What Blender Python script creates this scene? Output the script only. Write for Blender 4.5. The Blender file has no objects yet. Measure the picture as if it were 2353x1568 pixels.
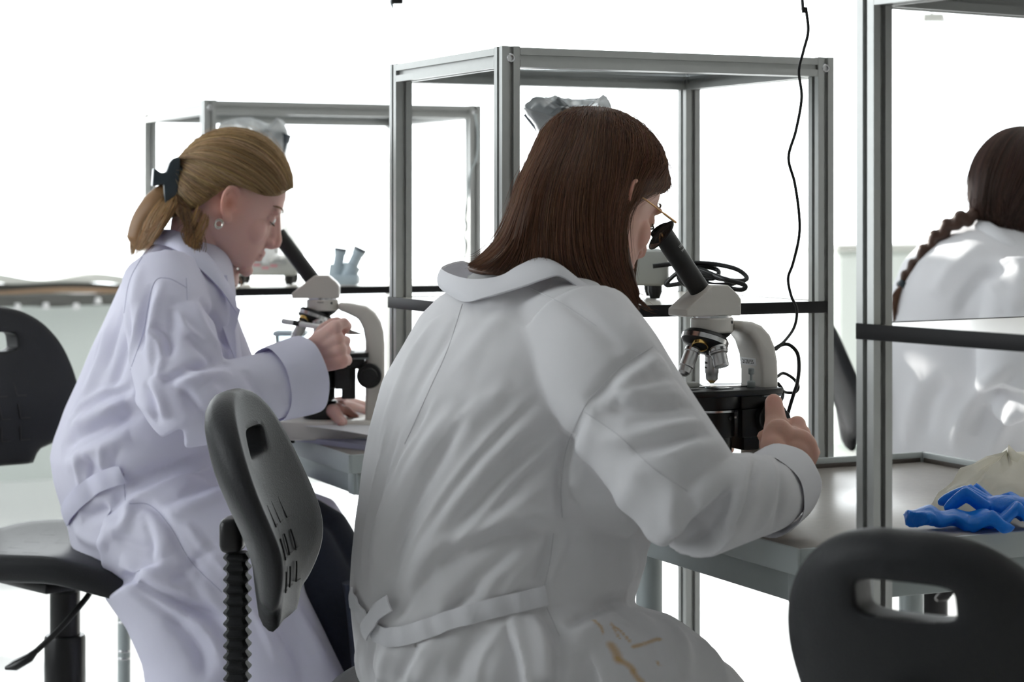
import bpy, bmesh, math, random
import numpy as np
from mathutils import Vector, Matrix
from mathutils.bvhtree import BVHTree
R = random.Random(7)
NR = np.random.RandomState(11)
SC = bpy.context.scene
COL = SC.collection
rad = math.radians

# ---------------------------------------------------------------- camera, sky, sun, exposure
F, CX, HY, EYE = 4800.0, 1176.5, 475.0, 1.175       # focal length, principal point and horizon of the 2353x1568 frame; eye height in m
cam_d = bpy.data.cameras.new('camera')
cam = bpy.data.objects.new('camera', cam_d)
COL.objects.link(cam)
cam.location = (0, 0, EYE)
cam.rotation_euler = (rad(90), 0, 0)
cam_d.sensor_width = 36.0
cam_d.lens = 36.0 * F / 2353.0
cam_d.shift_y = (HY - 784.0) / 2353.0
cam_d.clip_start = 0.05
cam_d.clip_end = 200
cam_d.dof.use_dof = True
cam_d.dof.focus_distance = 3.0
cam_d.dof.aperture_fstop = 6.0
SC.camera = cam

UV = Vector((math.cos(rad(25)), math.sin(rad(25)), 0))    # along the benches' depth (right and away)
VV = Vector((-math.sin(rad(25)), math.cos(rad(25)), 0))   # along the benches' length (away and left)

w = bpy.data.worlds.new('sky')
SC.world = w
w.use_nodes = True
bg = w.node_tree.nodes['Background']
bg.inputs[0].default_value = (0.95, 0.98, 1.0, 1)
bg.inputs[1].default_value = 4.8

sun_d = bpy.data.lights.new('sun', 'SUN')
sun = bpy.data.objects.new('sun', sun_d)
COL.objects.link(sun)
sun_dir = (VV * math.cos(rad(30)) - UV * math.sin(rad(30))) * math.cos(rad(16)) + Vector((0, 0, math.sin(rad(16))))
sun.rotation_euler = sun_dir.to_track_quat('Z', 'Y').to_euler()
sun_d.energy = 12.0
sun_d.angle = rad(1.0)
sun_d.color = (1.0, 0.96, 0.9)

SC.view_settings.view_transform = 'Standard'
SC.view_settings.look = 'None'
SC.view_settings.gamma = 1.0
SC.view_settings.use_curve_mapping = False
SC.view_settings.exposure = 0.0
SC.cycles.use_denoising = True
SC.cycles.max_bounces = 10
SC.cycles.diffuse_bounces = 6
SC.cycles.transparent_max_bounces = 24
SC.cycles.sample_clamp_indirect = 8.0
SC.cycles.caustics_reflective = False
SC.cycles.caustics_refractive = False

# ---------------------------------------------------------------- helpers
def at(px, py, d):
    """world point seen at pixel (px, py) at depth d"""
    return Vector(((px - CX) / F * d, d, EYE + (HY - py) / F * d))

def dep(z, py):
    return F * (EYE - z) / (py - HY)

class MB:
    def __init__(s):
        s.v = []; s.f = []
    def add(s, vs, fs, M=None):
        o = len(s.v)
        s.v += [tuple(M @ Vector(p)) for p in vs] if M is not None else [tuple(p) for p in vs]
        s.f += [tuple(i + o for i in f) for f in fs]
        return s
    def box(s, c, size, r=0.0, M=None, seg=2):
        bm = bmesh.new()
        bmesh.ops.create_cube(bm, size=1.0)
        for v in bm.verts:
            v.co = Vector((v.co.x * size[0], v.co.y * size[1], v.co.z * size[2]))
        if r > 0:
            bmesh.ops.bevel(bm, geom=list(bm.edges), offset=r, segments=seg, affect='EDGES', profile=0.5)
        T = Matrix.Translation(Vector(c))
        if M is not None: T = M @ T
        bm.verts.index_update()
        s.add([v.co for v in bm.verts], [[v.index for v in f.verts] for f in bm.faces], T)
        bm.free()
        return s
    def prism(s, poly, h, M=None, r=0.0, axis='z'):
        """extrude a closed 2D polygon (ccw) from -h/2 to h/2; axis names the extrusion axis"""
        bm = bmesh.new()
        mp = {'z': lambda a, b, c: (a, b, c), 'y': lambda a, b, c: (a, c, b), 'x': lambda a, b, c: (c, a, b)}[axis]
        lo = [bm.verts.new(mp(a, b, -h / 2)) for a, b in poly]
        hi = [bm.verts.new(mp(a, b, h / 2)) for a, b in poly]
        n = len(poly)
        bm.faces.new(lo[::-1]); bm.faces.new(hi)
        for i in range(n):
            bm.faces.new((lo[i], lo[(i + 1) % n], hi[(i + 1) % n], hi[i]))
        bmesh.ops.recalc_face_normals(bm, faces=list(bm.faces))
        if r > 0:
            ed = [e for e in bm.edges if len(e.link_faces) == 2 and e.calc_face_angle(0) > 0.6]
            bmesh.ops.bevel(bm, geom=ed, offset=r, segments=2, affect='EDGES', profile=0.5, clamp_overlap=True)
        bm.verts.index_update()
        s.add([v.co for v in bm.verts], [[v.index for v in f.verts] for f in bm.faces], M)
        bm.free()
        return s
    def loft(s, rings, cap=True, closed=True, M=None):
        n = len(rings[0]); vs = [p for r in rings for p in r]; fs = []
        m = n if closed else n - 1
        for i in range(len(rings) - 1):
            for j in range(m):
                a, b = i * n + j, i * n + (j + 1) % n
                fs.append((a, b, b + n, a + n))
        if cap and closed:
            for k, rv in ((0, True), (len(rings) - 1, False)):
                c = len(vs); vs.append(tuple(np.mean([np.array(p) for p in rings[k]], axis=0)))
                for j in range(n):
                    a, b = k * n + j, k * n + (j + 1) % n
                    fs.append((c, b, a) if rv else (c, a, b))
        return s.add(vs, fs, M)
    def tube(s, pts, rr, n=10, M=None, flat=1.0, cap=True, up=None):
        P = [Vector(p) for p in pts]
        if not hasattr(rr, '__len__'): rr = [rr] * len(P)
        T = [(P[min(i + 1, len(P) - 1)] - P[max(i - 1, 0)]).normalized() for i in range(len(P))]
        a = Vector(up) if up is not None else (Vector((0, 0, 1)) if abs(T[0].z) < 0.9 else Vector((1, 0, 0)))
        a = (a - T[0] * a.dot(T[0])).normalized()
        rings = []
        for p, t, r in zip(P, T, rr):
            a = (a - t * a.dot(t))
            a = a.normalized() if a.length > 1e-6 else t.orthogonal().normalized()
            b = t.cross(a)
            rings.append([p + (a * math.cos(q) * flat + b * math.sin(q)) * r for q in [2 * math.pi * k / n for k in range(n)]])
        return s.loft(rings, cap, True, M)
    def capsule(s, p0, p1, r0, r1, n=16, M=None):
        p0, p1 = Vector(p0), Vector(p1)
        t = (p1 - p0).normalized(); pts = []; rr = []
        for q in (0.05, 0.35, 0.7, 1.0):
            a = q * math.pi / 2
            pts.append(p0 - t * r0 * math.cos(a)); rr.append(r0 * math.sin(a))
        for q in (0.0, 0.3, 0.65, 0.95):
            a = q * math.pi / 2
            pts.append(p1 + t * r1 * math.sin(a)); rr.append(r1 * math.cos(a))
        return s.tube(pts, rr, n, M)
    def lathe(s, prof, n=24, M=None, ph=0.0):
        """profile [(r, z)...] around z"""
        rings = [[(r * math.cos(ph + 2 * math.pi * k / n), r * math.sin(ph + 2 * math.pi * k / n), z) for k in range(n)] for r, z in prof]
        return s.loft(rings, True, True, M)
    def ell(s, c, r, n=20, m=12, M=None):
        rings = []
        for i in range(1, m):
            t = -math.pi / 2 + math.pi * i / m
            rings.append([(c[0] + r[0] * math.cos(t) * math.cos(2 * math.pi * k / n), c[1] + r[1] * math.cos(t) * math.sin(2 * math.pi * k / n), c[2] + r[2] * math.sin(t)) for k in range(n)])
        return s.loft(rings, True, True, M)

def axis_M(p, d, roll_ref=(0, 1, 0)):
    """matrix that puts local z along d at p"""
    z = Vector(d).normalized(); y = Vector(roll_ref)
    y = y - z * y.dot(z)
    y = y.normalized() if y.length > 1e-5 else z.orthogonal().normalized()
    x = y.cross(z)
    return Matrix(((x.x, y.x, z.x, p[0]), (x.y, y.y, z.y, p[1]), (x.z, y.z, z.z, p[2]), (0, 0, 0, 1)))

WM = {}
def mesh_of(name, v, f, smooth=True, fix=True):
    me = bpy.data.meshes.new(name)
    me.from_pydata([tuple(p) for p in v], [], [tuple(q) for q in f])
    if fix and len(f) < 40000:
        bm = bmesh.new(); bm.from_mesh(me)
        bmesh.ops.recalc_face_normals(bm, faces=list(bm.faces))
        bm.to_mesh(me); bm.free()
    me.polygons.foreach_set('use_smooth', [smooth] * len(me.polygons))
    return me

def auto(me, ang=32):
    """sharp edges past an angle, smooth elsewhere"""
    me.set_sharp_from_angle(angle=rad(ang))

def obj(name, mb, m, parent=None, world=False, ang=32, smooth=True, fix=True):
    v, f = (mb.v, mb.f) if isinstance(mb, MB) else mb
    if world and parent is not None:
        I = np.array(WM[parent].inverted())
        a = np.asarray(v, dtype=float)
        v = a @ I[:3, :3].T + I[:3, 3]
    me = mesh_of(name, v, f, smooth, fix)
    if smooth and ang: auto(me, ang)
    me.materials.append(m)
    o = bpy.data.objects.new(name, me)
    COL.objects.link(o)
    if parent is not None: o.parent = parent
    WM[o] = WM[parent] if parent is not None else Matrix.Identity(4)
    return o

def thing(name, label, cat, loc=(0, 0, 0), rz=0.0, group=None):
    o = bpy.data.objects.new(name, None)
    COL.objects.link(o)
    o.empty_display_size = 0.05
    o.location = loc; o.rotation_euler = (0, 0, rz)
    WM[o] = Matrix.Translation(Vector(loc)) @ Matrix.Rotation(rz, 4, 'Z')
    tag(o, label, cat, group)
    return o

def tag(o, label, cat, group=None, kind=None):
    o['label'] = label
    if cat: o['category'] = cat
    if group: o['group'] = group
    if kind: o['kind'] = kind
    return o

def stuff(o):
    o['kind'] = 'stuff'
    return o

def struct(name, mb, m, **k):
    o = obj(name, mb, m, **k)
    o['kind'] = 'structure'
    return o

def cr(P, n):
    """Catmull-Rom through the points P, n samples"""
    P = np.asarray([tuple(p) for p in P], float)
    Q = np.vstack([2 * P[0] - P[1], P, 2 * P[-1] - P[-2]])
    t = np.linspace(0, len(P) - 1 - 1e-9, n); i = t.astype(int); u = (t - i)[:, None]
    a, b, c, d = Q[i], Q[i + 1], Q[i + 2], Q[i + 3]
    return 0.5 * (2 * b + (c - a) * u + (2 * a - 5 * b + 4 * c - d) * u ** 2 + (3 * b - a - 3 * c + d) * u ** 3)

# ---------------------------------------------------------------- materials
def mat(name, col, rough=0.5, metal=0.0, spec=0.5, bump=None, var=None, trans=0.0, tcol=None, coat=0.0, sss=0.0, stretch=None):
    m = bpy.data.materials.new(name); m.use_nodes = True
    nt = m.node_tree; N = nt.nodes; L = nt.links; b = N['Principled BSDF']
    b.inputs['Base Color'].default_value = (*col, 1); b.inputs['Roughness'].default_value = rough
    b.inputs['Metallic'].default_value = metal; b.inputs['Specular IOR Level'].default_value = spec
    b.inputs['Coat Weight'].default_value = coat
    if sss:
        b.inputs['Subsurface Weight'].default_value = sss
        b.inputs['Subsurface Radius'].default_value = (0.012, 0.004, 0.002)
        b.inputs['Subsurface Scale'].default_value = 0.6
    tc = N.new('ShaderNodeTexCoord'); vec = tc.outputs['Object']
    if stretch:
        mp = N.new('ShaderNodeMapping'); mp.inputs['Scale'].default_value = stretch
        L.new(vec, mp.inputs[0]); vec = mp.outputs[0]
    if var:                                   # (scale, amount)
        n = N.new('ShaderNodeTexNoise'); n.inputs['Scale'].default_value = var[0]; n.inputs['Detail'].default_value = 5
        L.new(vec, n.inputs['Vector'])
        mx = N.new('ShaderNodeMix'); mx.data_type = 'RGBA'
        mx.inputs[6].default_value = (*[max(0, c * (1 - var[1])) for c in col], 1)
        mx.inputs[7].default_value = (*[min(1, c * (1 + var[1])) for c in col], 1)
        L.new(n.outputs['Fac'], mx.inputs[0]); L.new(mx.outputs[2], b.inputs['Base Color'])
    if bump:                                  # (scale, strength, distance)
        n = N.new('ShaderNodeTexNoise'); n.inputs['Scale'].default_value = bump[0]; n.inputs['Detail'].default_value = 4
        L.new(vec, n.inputs['Vector'])
        bp = N.new('ShaderNodeBump'); bp.inputs['Strength'].default_value = bump[1]; bp.inputs['Distance'].default_value = bump[2]
        L.new(n.outputs['Fac'], bp.inputs['Height']); L.new(bp.outputs[0], b.inputs['Normal'])
    if trans:
        t = N.new('ShaderNodeBsdfTranslucent'); t.inputs['Color'].default_value = (*(tcol or col), 1)
        ms = N.new('ShaderNodeMixShader'); ms.inputs[0].default_value = trans
        L.new(b.outputs[0], ms.inputs[1]); L.new(t.outputs[0], ms.inputs[2])
        L.new(ms.outputs[0], N['Material Output'].inputs['Surface'])
    return m

def film(name, col, clear=0.5, rough=0.25, milky=0.35):
    """thin clear plastic or glass: see-through, shiny, a little milky"""
    m = bpy.data.materials.new(name); m.use_nodes = True
    nt = m.node_tree; N = nt.nodes; L = nt.links
    N.remove(N['Principled BSDF'])
    tr = N.new('ShaderNodeBsdfTransparent'); tr.inputs[0].default_value = (*col, 1)
    gl = N.new('ShaderNodeBsdfGlossy'); gl.inputs['Roughness'].default_value = rough; gl.inputs[0].default_value = (1, 1, 1, 1)
    tl = N.new('ShaderNodeBsdfTranslucent'); tl.inputs[0].default_value = (*col, 1)
    df = N.new('ShaderNodeBsdfDiffuse'); df.inputs[0].default_value = (*col, 1)
    m1 = N.new('ShaderNodeMixShader'); m1.inputs[0].default_value = 0.3
    L.new(tl.outputs[0], m1.inputs[1]); L.new(df.outputs[0], m1.inputs[2])
    m2 = N.new('ShaderNodeMixShader'); m2.inputs[0].default_value = clear
    L.new(m1.outputs[0], m2.inputs[1]); L.new(tr.outputs[0], m2.inputs[2])
    fr = N.new('ShaderNodeFresnel'); fr.inputs[0].default_value = 1.4
    m3 = N.new('ShaderNodeMixShader')
    L.new(fr.outputs[0], m3.inputs[0]); L.new(m2.outputs[0], m3.inputs[1]); L.new(gl.outputs[0], m3.inputs[2])
    L.new(m3.outputs[0], N['Material Output'].inputs['Surface'])
    return m

def attr_mat(name, rough, sss=0.0, bump=None, spec=0.4, trans=0.0, attr='tint', stretch=None):
    """colour comes from a per-vertex colour (stains, lips, streaks in hair, painted ear-hollow shade)"""
    m = mat(name, (0.5, 0.5, 0.5), rough, spec=spec, bump=bump, sss=sss, stretch=stretch)
    N = m.node_tree.nodes; L = m.node_tree.links
    a = N.new('ShaderNodeAttribute'); a.attribute_name = attr
    L.new(a.outputs['Color'], N['Principled BSDF'].inputs['Base Color'])
    if trans:
        t = N.new('ShaderNodeBsdfTranslucent'); L.new(a.outputs['Color'], t.inputs['Color'])
        ms = N.new('ShaderNodeMixShader'); ms.inputs[0].default_value = trans
        L.new(N['Principled BSDF'].outputs[0], ms.inputs[1]); L.new(t.outputs[0], ms.inputs[2])
        L.new(ms.outputs[0], N['Material Output'].inputs['Surface'])
    return m

def set_tint(o, cols):
    a = o.data.color_attributes.new('tint', 'FLOAT_COLOR', 'POINT')
    c = np.ones((len(o.data.vertices), 4)); c[:, :3] = cols
    a.data.foreach_set('color', c.ravel())

M_ = {}
M_['alu'] = mat('anodised_aluminium', (0.46, 0.47, 0.46), 0.38, 0.75, var=(60, 0.05))
M_['alu_slot'] = M_['alu']
M_['steel'] = mat('bright_steel', (0.62, 0.62, 0.63), 0.2, 1.0)
M_['steel_dull'] = mat('grey_painted_steel', (0.36, 0.4, 0.4), 0.42, 0.2, var=(40, 0.05))
M_['brass'] = mat('brass', (0.55, 0.36, 0.12), 0.25, 1.0)
M_['gold'] = mat('rose_gold_wire', (0.62, 0.36, 0.16), 0.28, 1.0)
M_['black'] = mat('black_plastic', (0.011, 0.011, 0.012), 0.32, spec=0.35)
M_['black_edge'] = mat('black_edge_band', (0.008, 0.008, 0.009), 0.5, spec=0.2)
M_['black_matt'] = mat('black_anodised_tube', (0.012, 0.012, 0.012), 0.42, spec=0.4, bump=(900, 0.1, 0.001))
M_['rubber'] = mat('black_polyurethane_foam', (0.017, 0.018, 0.020), 0.46, spec=0.24, bump=(420, 0.5, 0.0012))
M_['shelf'] = mat('cream_laminate', (0.78, 0.74, 0.66), 0.25)
M_['bench'] = mat('grey_brown_laminate', (0.32, 0.295, 0.27), 0.27, spec=0.7, bump=(260, 0.12, 0.0004), var=(90, 0.08))
M_['strip'] = mat('dark_brown_strip', (0.06, 0.05, 0.042), 0.5)
M_['edge'] = mat('grey_edge_band', (0.42, 0.46, 0.46), 0.4)
M_['paint'] = mat('warm_white_enamel', (0.7, 0.67, 0.62), 0.3, coat=0.1)
M_['paint_grey'] = mat('light_grey_enamel', (0.5, 0.51, 0.48), 0.4)
M_['white'] = mat('white_plastic', (0.8, 0.8, 0.8), 0.4)
M_['ink'] = mat('black_ink', (0.01, 0.01, 0.01), 0.6)
M_['ink_white'] = mat('white_ink', (0.55, 0.55, 0.55), 0.6)
M_['ink_red'] = mat('red_ink', (0.5, 0.08, 0.1), 0.6)
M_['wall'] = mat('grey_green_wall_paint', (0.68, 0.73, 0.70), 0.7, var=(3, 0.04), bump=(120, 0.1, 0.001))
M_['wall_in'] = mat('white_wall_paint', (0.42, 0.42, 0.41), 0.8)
M_['ceil'] = mat('white_ceiling_paint', (0.82, 0.82, 0.82), 0.8)
M_['floor'] = mat('polished_light_floor', (0.9, 0.9, 0.9), 0.12, spec=0.6, var=(2, 0.02))
M_['glass'] = film('window_glass', (0.99, 1, 1), 0.995, 0.02, 0)
M_['rack_glass'] = film('rack_glass', (0.86, 0.9, 0.92), 0.8, 0.06)
M_['plastic'] = film('clear_plastic_film', (0.88, 0.89, 0.89), 0.5, 0.2)
M_['milky'] = film('milky_plastic_film', (0.92, 0.93, 0.93), 0.35, 0.3)
M_['tub'] = film('clear_tub_plastic', (0.85, 0.93, 0.95), 0.7, 0.1)
M_['lens'] = film('spectacle_lens', (0.97, 0.97, 0.97), 0.97, 0.01)
# ---------------------------------------------------------------- sculpting helpers
def remesh(mb, vox, sm=2, f_=0.5):
    """one continuous skin over overlapping volumes"""
    me = bpy.data.meshes.new('tmp'); me.from_pydata(mb.v, [], mb.f)
    bm = bmesh.new(); bm.from_mesh(me); bmesh.ops.recalc_face_normals(bm, faces=list(bm.faces)); bm.to_mesh(me); bm.free()
    o = bpy.data.objects.new('tmp', me); COL.objects.link(o)
    r = o.modifiers.new('r', 'REMESH'); r.mode = 'VOXEL'; r.voxel_size = vox; r.adaptivity = 0
    dg = bpy.context.evaluated_depsgraph_get(); e = o.evaluated_get(dg).to_mesh()
    n = len(e.vertices); v = np.empty(n * 3); e.vertices.foreach_get('co', v); v = v.reshape(-1, 3)
    ls = np.empty(len(e.polygons), int); e.polygons.foreach_get('loop_total', ls)
    vi = np.empty(len(e.loops), int); e.loops.foreach_get('vertex_index', vi)
    if (ls == 4).all(): f = vi.reshape(-1, 4)
    else:
        f = []; k = 0
        for c in ls: f.append(list(vi[k:k + c])); k += c
        f = np.array([q if len(q) == 4 else q + [q[-1]] for q in f])
    o.evaluated_get(dg).to_mesh_clear(); bpy.data.objects.remove(o); bpy.data.meshes.remove(me)
    return smooth(v, f, sm, f_), f
def smooth(v, f, it, fac=0.5, mask=None):
    if it == 0: return v
    e = np.vstack([f[:, [0, 1]], f[:, [1, 2]], f[:, [2, 3]], f[:, [3, 0]]])
    n = len(v); i = np.concatenate([e[:, 0], e[:, 1]]); j = np.concatenate([e[:, 1], e[:, 0]])
    cnt = np.bincount(i, minlength=n).astype(float); cnt[cnt == 0] = 1
    for k in range(it):
        a = np.stack([np.bincount(i, weights=v[j, c], minlength=n) for c in range(3)], 1) / cnt[:, None]
        w_ = fac if mask is None else fac * mask[:, None]
        v = v + (a - v) * w_
    return v
def normals(v, f):
    a = v[f[:, 2]] - v[f[:, 0]]; b = v[f[:, 3]] - v[f[:, 1]]
    n = np.cross(a, b); out = np.zeros_like(v)
    for c in range(3):
        for k in range(4):
            out[:, c] += np.bincount(f[:, k], weights=n[:, c], minlength=len(v))
    return out / np.maximum(np.linalg.norm(out, axis=1, keepdims=True), 1e-12)
class Surf:
    """a sculpted skin that folds can be pressed into"""
    def __init__(s, mb, vox, sm=3):
        s.v, s.f = remesh(mb, vox, sm)
        s.tree()
    def tree(s):
        s.bvh = BVHTree.FromPolygons(s.v.tolist(), s.f.tolist())
        s.n = normals(s.v, s.f)
    def hit(s, px, py):
        """where the line of sight through the pixel meets the skin; nearest skin point if it misses"""
        o = Vector((0, 0, EYE)); d = (at(px, py, 1.0) - o).normalized()
        h = s.bvh.ray_cast(o, d)
        if h[0] is not None: return np.array(h[0]), np.array(h[1])
        best = None
        for q in np.linspace(2.0, 5.0, 40):
            p = o + d * q; r = s.bvh.find_nearest(p)
            if best is None or r[3] < best[3]: best = r
        return np.array(best[0]), np.array(best[1])
    def line(s, pts, step=5.0):
        P = cr([(x, y, 0) for x, y in pts], max(6, int(sum(math.dist(pts[i], pts[i + 1]) for i in range(len(pts) - 1)) / step)))
        h = [s.hit(p[0], p[1]) for p in P]
        return np.array([a for a, b in h]), np.array([b for a, b in h])
    def press(s, folds, scale=1.0):
        """folds: (pixel polyline, width mm, height mm[, side]) ; height > 0 is a ridge, < 0 a crease.
        side +1/-1 makes it a step that falls off slowly to one side"""
        disp = np.zeros(len(s.v))
        for fo in folds:
            P, N = s.line(fo[0]); w_ = fo[1] / 1000.0; h = fo[2] / 1000.0 * scale
            rr = w_ * 3.2
            lo, hi = P.min(0) - rr, P.max(0) + rr
            idx = np.where(((s.v > lo) & (s.v < hi)).all(1))[0]
            if len(idx) == 0: continue
            V = s.v[idx]; best = np.full(len(idx), 1e9); bi = np.zeros(len(idx), int)
            for k in range(len(P)):
                d = ((V - P[k]) ** 2).sum(1); m = d < best
                best[m] = d[m]; bi[m] = k
            t = bi / max(1, len(P) - 1)
            env = np.clip(np.minimum(t, 1 - t) * 4.5, 0, 1) ** 0.7 if len(fo) < 5 else np.clip((1 - t) * 3, 0, 1)
            g = np.exp(-best / w_ ** 2)
            facing = ((s.n[idx] * N[bi]).sum(1) > 0.0)
            disp[idx] += h * g * env * facing
        s.v = s.v + s.n * disp[:, None]
    def ripple(s, amp, scale, seed, stretch=(1, 1, 1)):
        rs = np.random.RandomState(seed); d = np.zeros(len(s.v))
        for k in range(7):
            kv = rs.randn(3) * scale * np.array(stretch); d += np.sin(s.v @ kv + rs.rand() * 6.28 + 1.5 * np.sin(s.v @ (rs.randn(3) * scale * 0.5)))
        s.v = s.v + s.n * (amp * d / 7)[:, None]
    def near(s, pts, step=4.0):
        P, N = s.line(pts, step)
        d = np.full(len(s.v), 1e9)
        for p in P: d = np.minimum(d, ((s.v - p) ** 2).sum(1))
        return np.sqrt(d)
    def seam(s, name, pts, m, parent, r=0.0009, lift=0.0004):
        P, N = s.line(pts, 6.0)
        return obj(name, MB().tube(P + N * lift, r, 6), m, parent, world=True)
    def ribbon(s, name, pts, width, m, parent, lift=0.004, thick=0.002, wf=None, sag=0.0, tie=None):
        """a cloth strap lying on the skin along a pixel polyline"""
        P, N = s.line(pts, 6.0)
        n = len(P)
        # even out position and normal
        for _ in range(6):
            P[1:-1] = (P[:-2] + 2 * P[1:-1] + P[2:]) / 4; N[1:-1] = (N[:-2] + 2 * N[1:-1] + N[2:]) / 4
        rings = []
        for k in range(n):
            t = P[min(k + 1, n - 1)] - P[max(k - 1, 0)]; t /= np.linalg.norm(t)
            nn = N[k] - t * (N[k] @ t); nn /= np.linalg.norm(nn); b = np.cross(nn, t)
            w_ = width * (wf(k / (n - 1)) if wf else 1.0) / 2
            c = P[k] + nn * (lift + 0.0012 * math.sin(k * 0.9))
            rings.append([c + b * w_ * q + nn * (thick * (1 if up else 0) + 0.0016 * (1 - q * q)) for up, q in ((1, -1), (1, -0.5), (1, 0), (1, 0.5), (1, 1), (0, 1), (0, 0), (0, -1))])
        return obj(name, MB().loft([[tuple(p) for p in r] for r in rings]), m, parent, world=True)

def tuck(o, surf, keep, zmin=.5, reach=.3, gap=.008):
    """pull the body in under its clothing, except inside the keep spheres (head, hands)"""
    n = len(o.data.vertices); v = np.empty(n * 3); o.data.vertices.foreach_get('co', v); v = v.reshape(-1, 3)
    free = v[:, 2] > zmin
    for c, r in keep: free &= ((v - np.array(c)) ** 2).sum(1) > r * r
    for i in np.where(free)[0]:
        p = Vector(v[i]); h = surf.bvh.find_nearest(p, reach)
        if h[0] is None: continue
        if (p - h[0]).dot(h[1]) > -gap: v[i] = tuple(h[0] - h[1] * gap)
    o.data.vertices.foreach_set('co', v.ravel()); o.data.update()
def legwear(P, legs, m, shoe):
    """trousers and shoes; legs = (knee, ankle) pairs"""
    for kn, an in legs:
        t = MB().tube(cr([kn + Vector((0, 0, .0)), kn.lerp(an, .1), kn.lerp(an, .5), an + Vector((0, 0, -.01))], 14), list(np.linspace(.062, .05, 14)), 20)
        obj('trouser_leg', t, m, P, world=True)
        obj('shoe', MB().box((.05, 0, .03), (.26, .088, .06), .025, axis_M(Vector((an.x, an.y, 0)), (0, 0, 1), VV), 3), shoe, P, world=True)

def yring(px0, px1, py, d, a, yaw, n=40, p=2.15, dz=0.0, tilt=0.0):
    """horizontal body section seen between px0 and px1: half-width a across the shoulders, the other half-axis follows"""
    u = Vector((math.cos(yaw), math.sin(yaw), 0)); v = Vector((-math.sin(yaw), math.cos(yaw), 0))
    c = at((px0 + px1) / 2, py, d); hx = (px1 - px0) / 2 / F * d
    b = math.sqrt(max(hx * hx - (a * v.x) ** 2, (0.35 * hx) ** 2)) / abs(u.x)
    out = []
    for k in range(n):
        q = 2 * math.pi * k / n; cq, sq = math.cos(q), math.sin(q)
        e = 2.0 / p
        x = math.copysign(abs(cq) ** e, cq) * b; y = math.copysign(abs(sq) ** e, sq) * a
        out.append(c + u * x + v * y + Vector((0, 0, dz + tilt * (x * u.x + y * v.x))))
    return out

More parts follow.
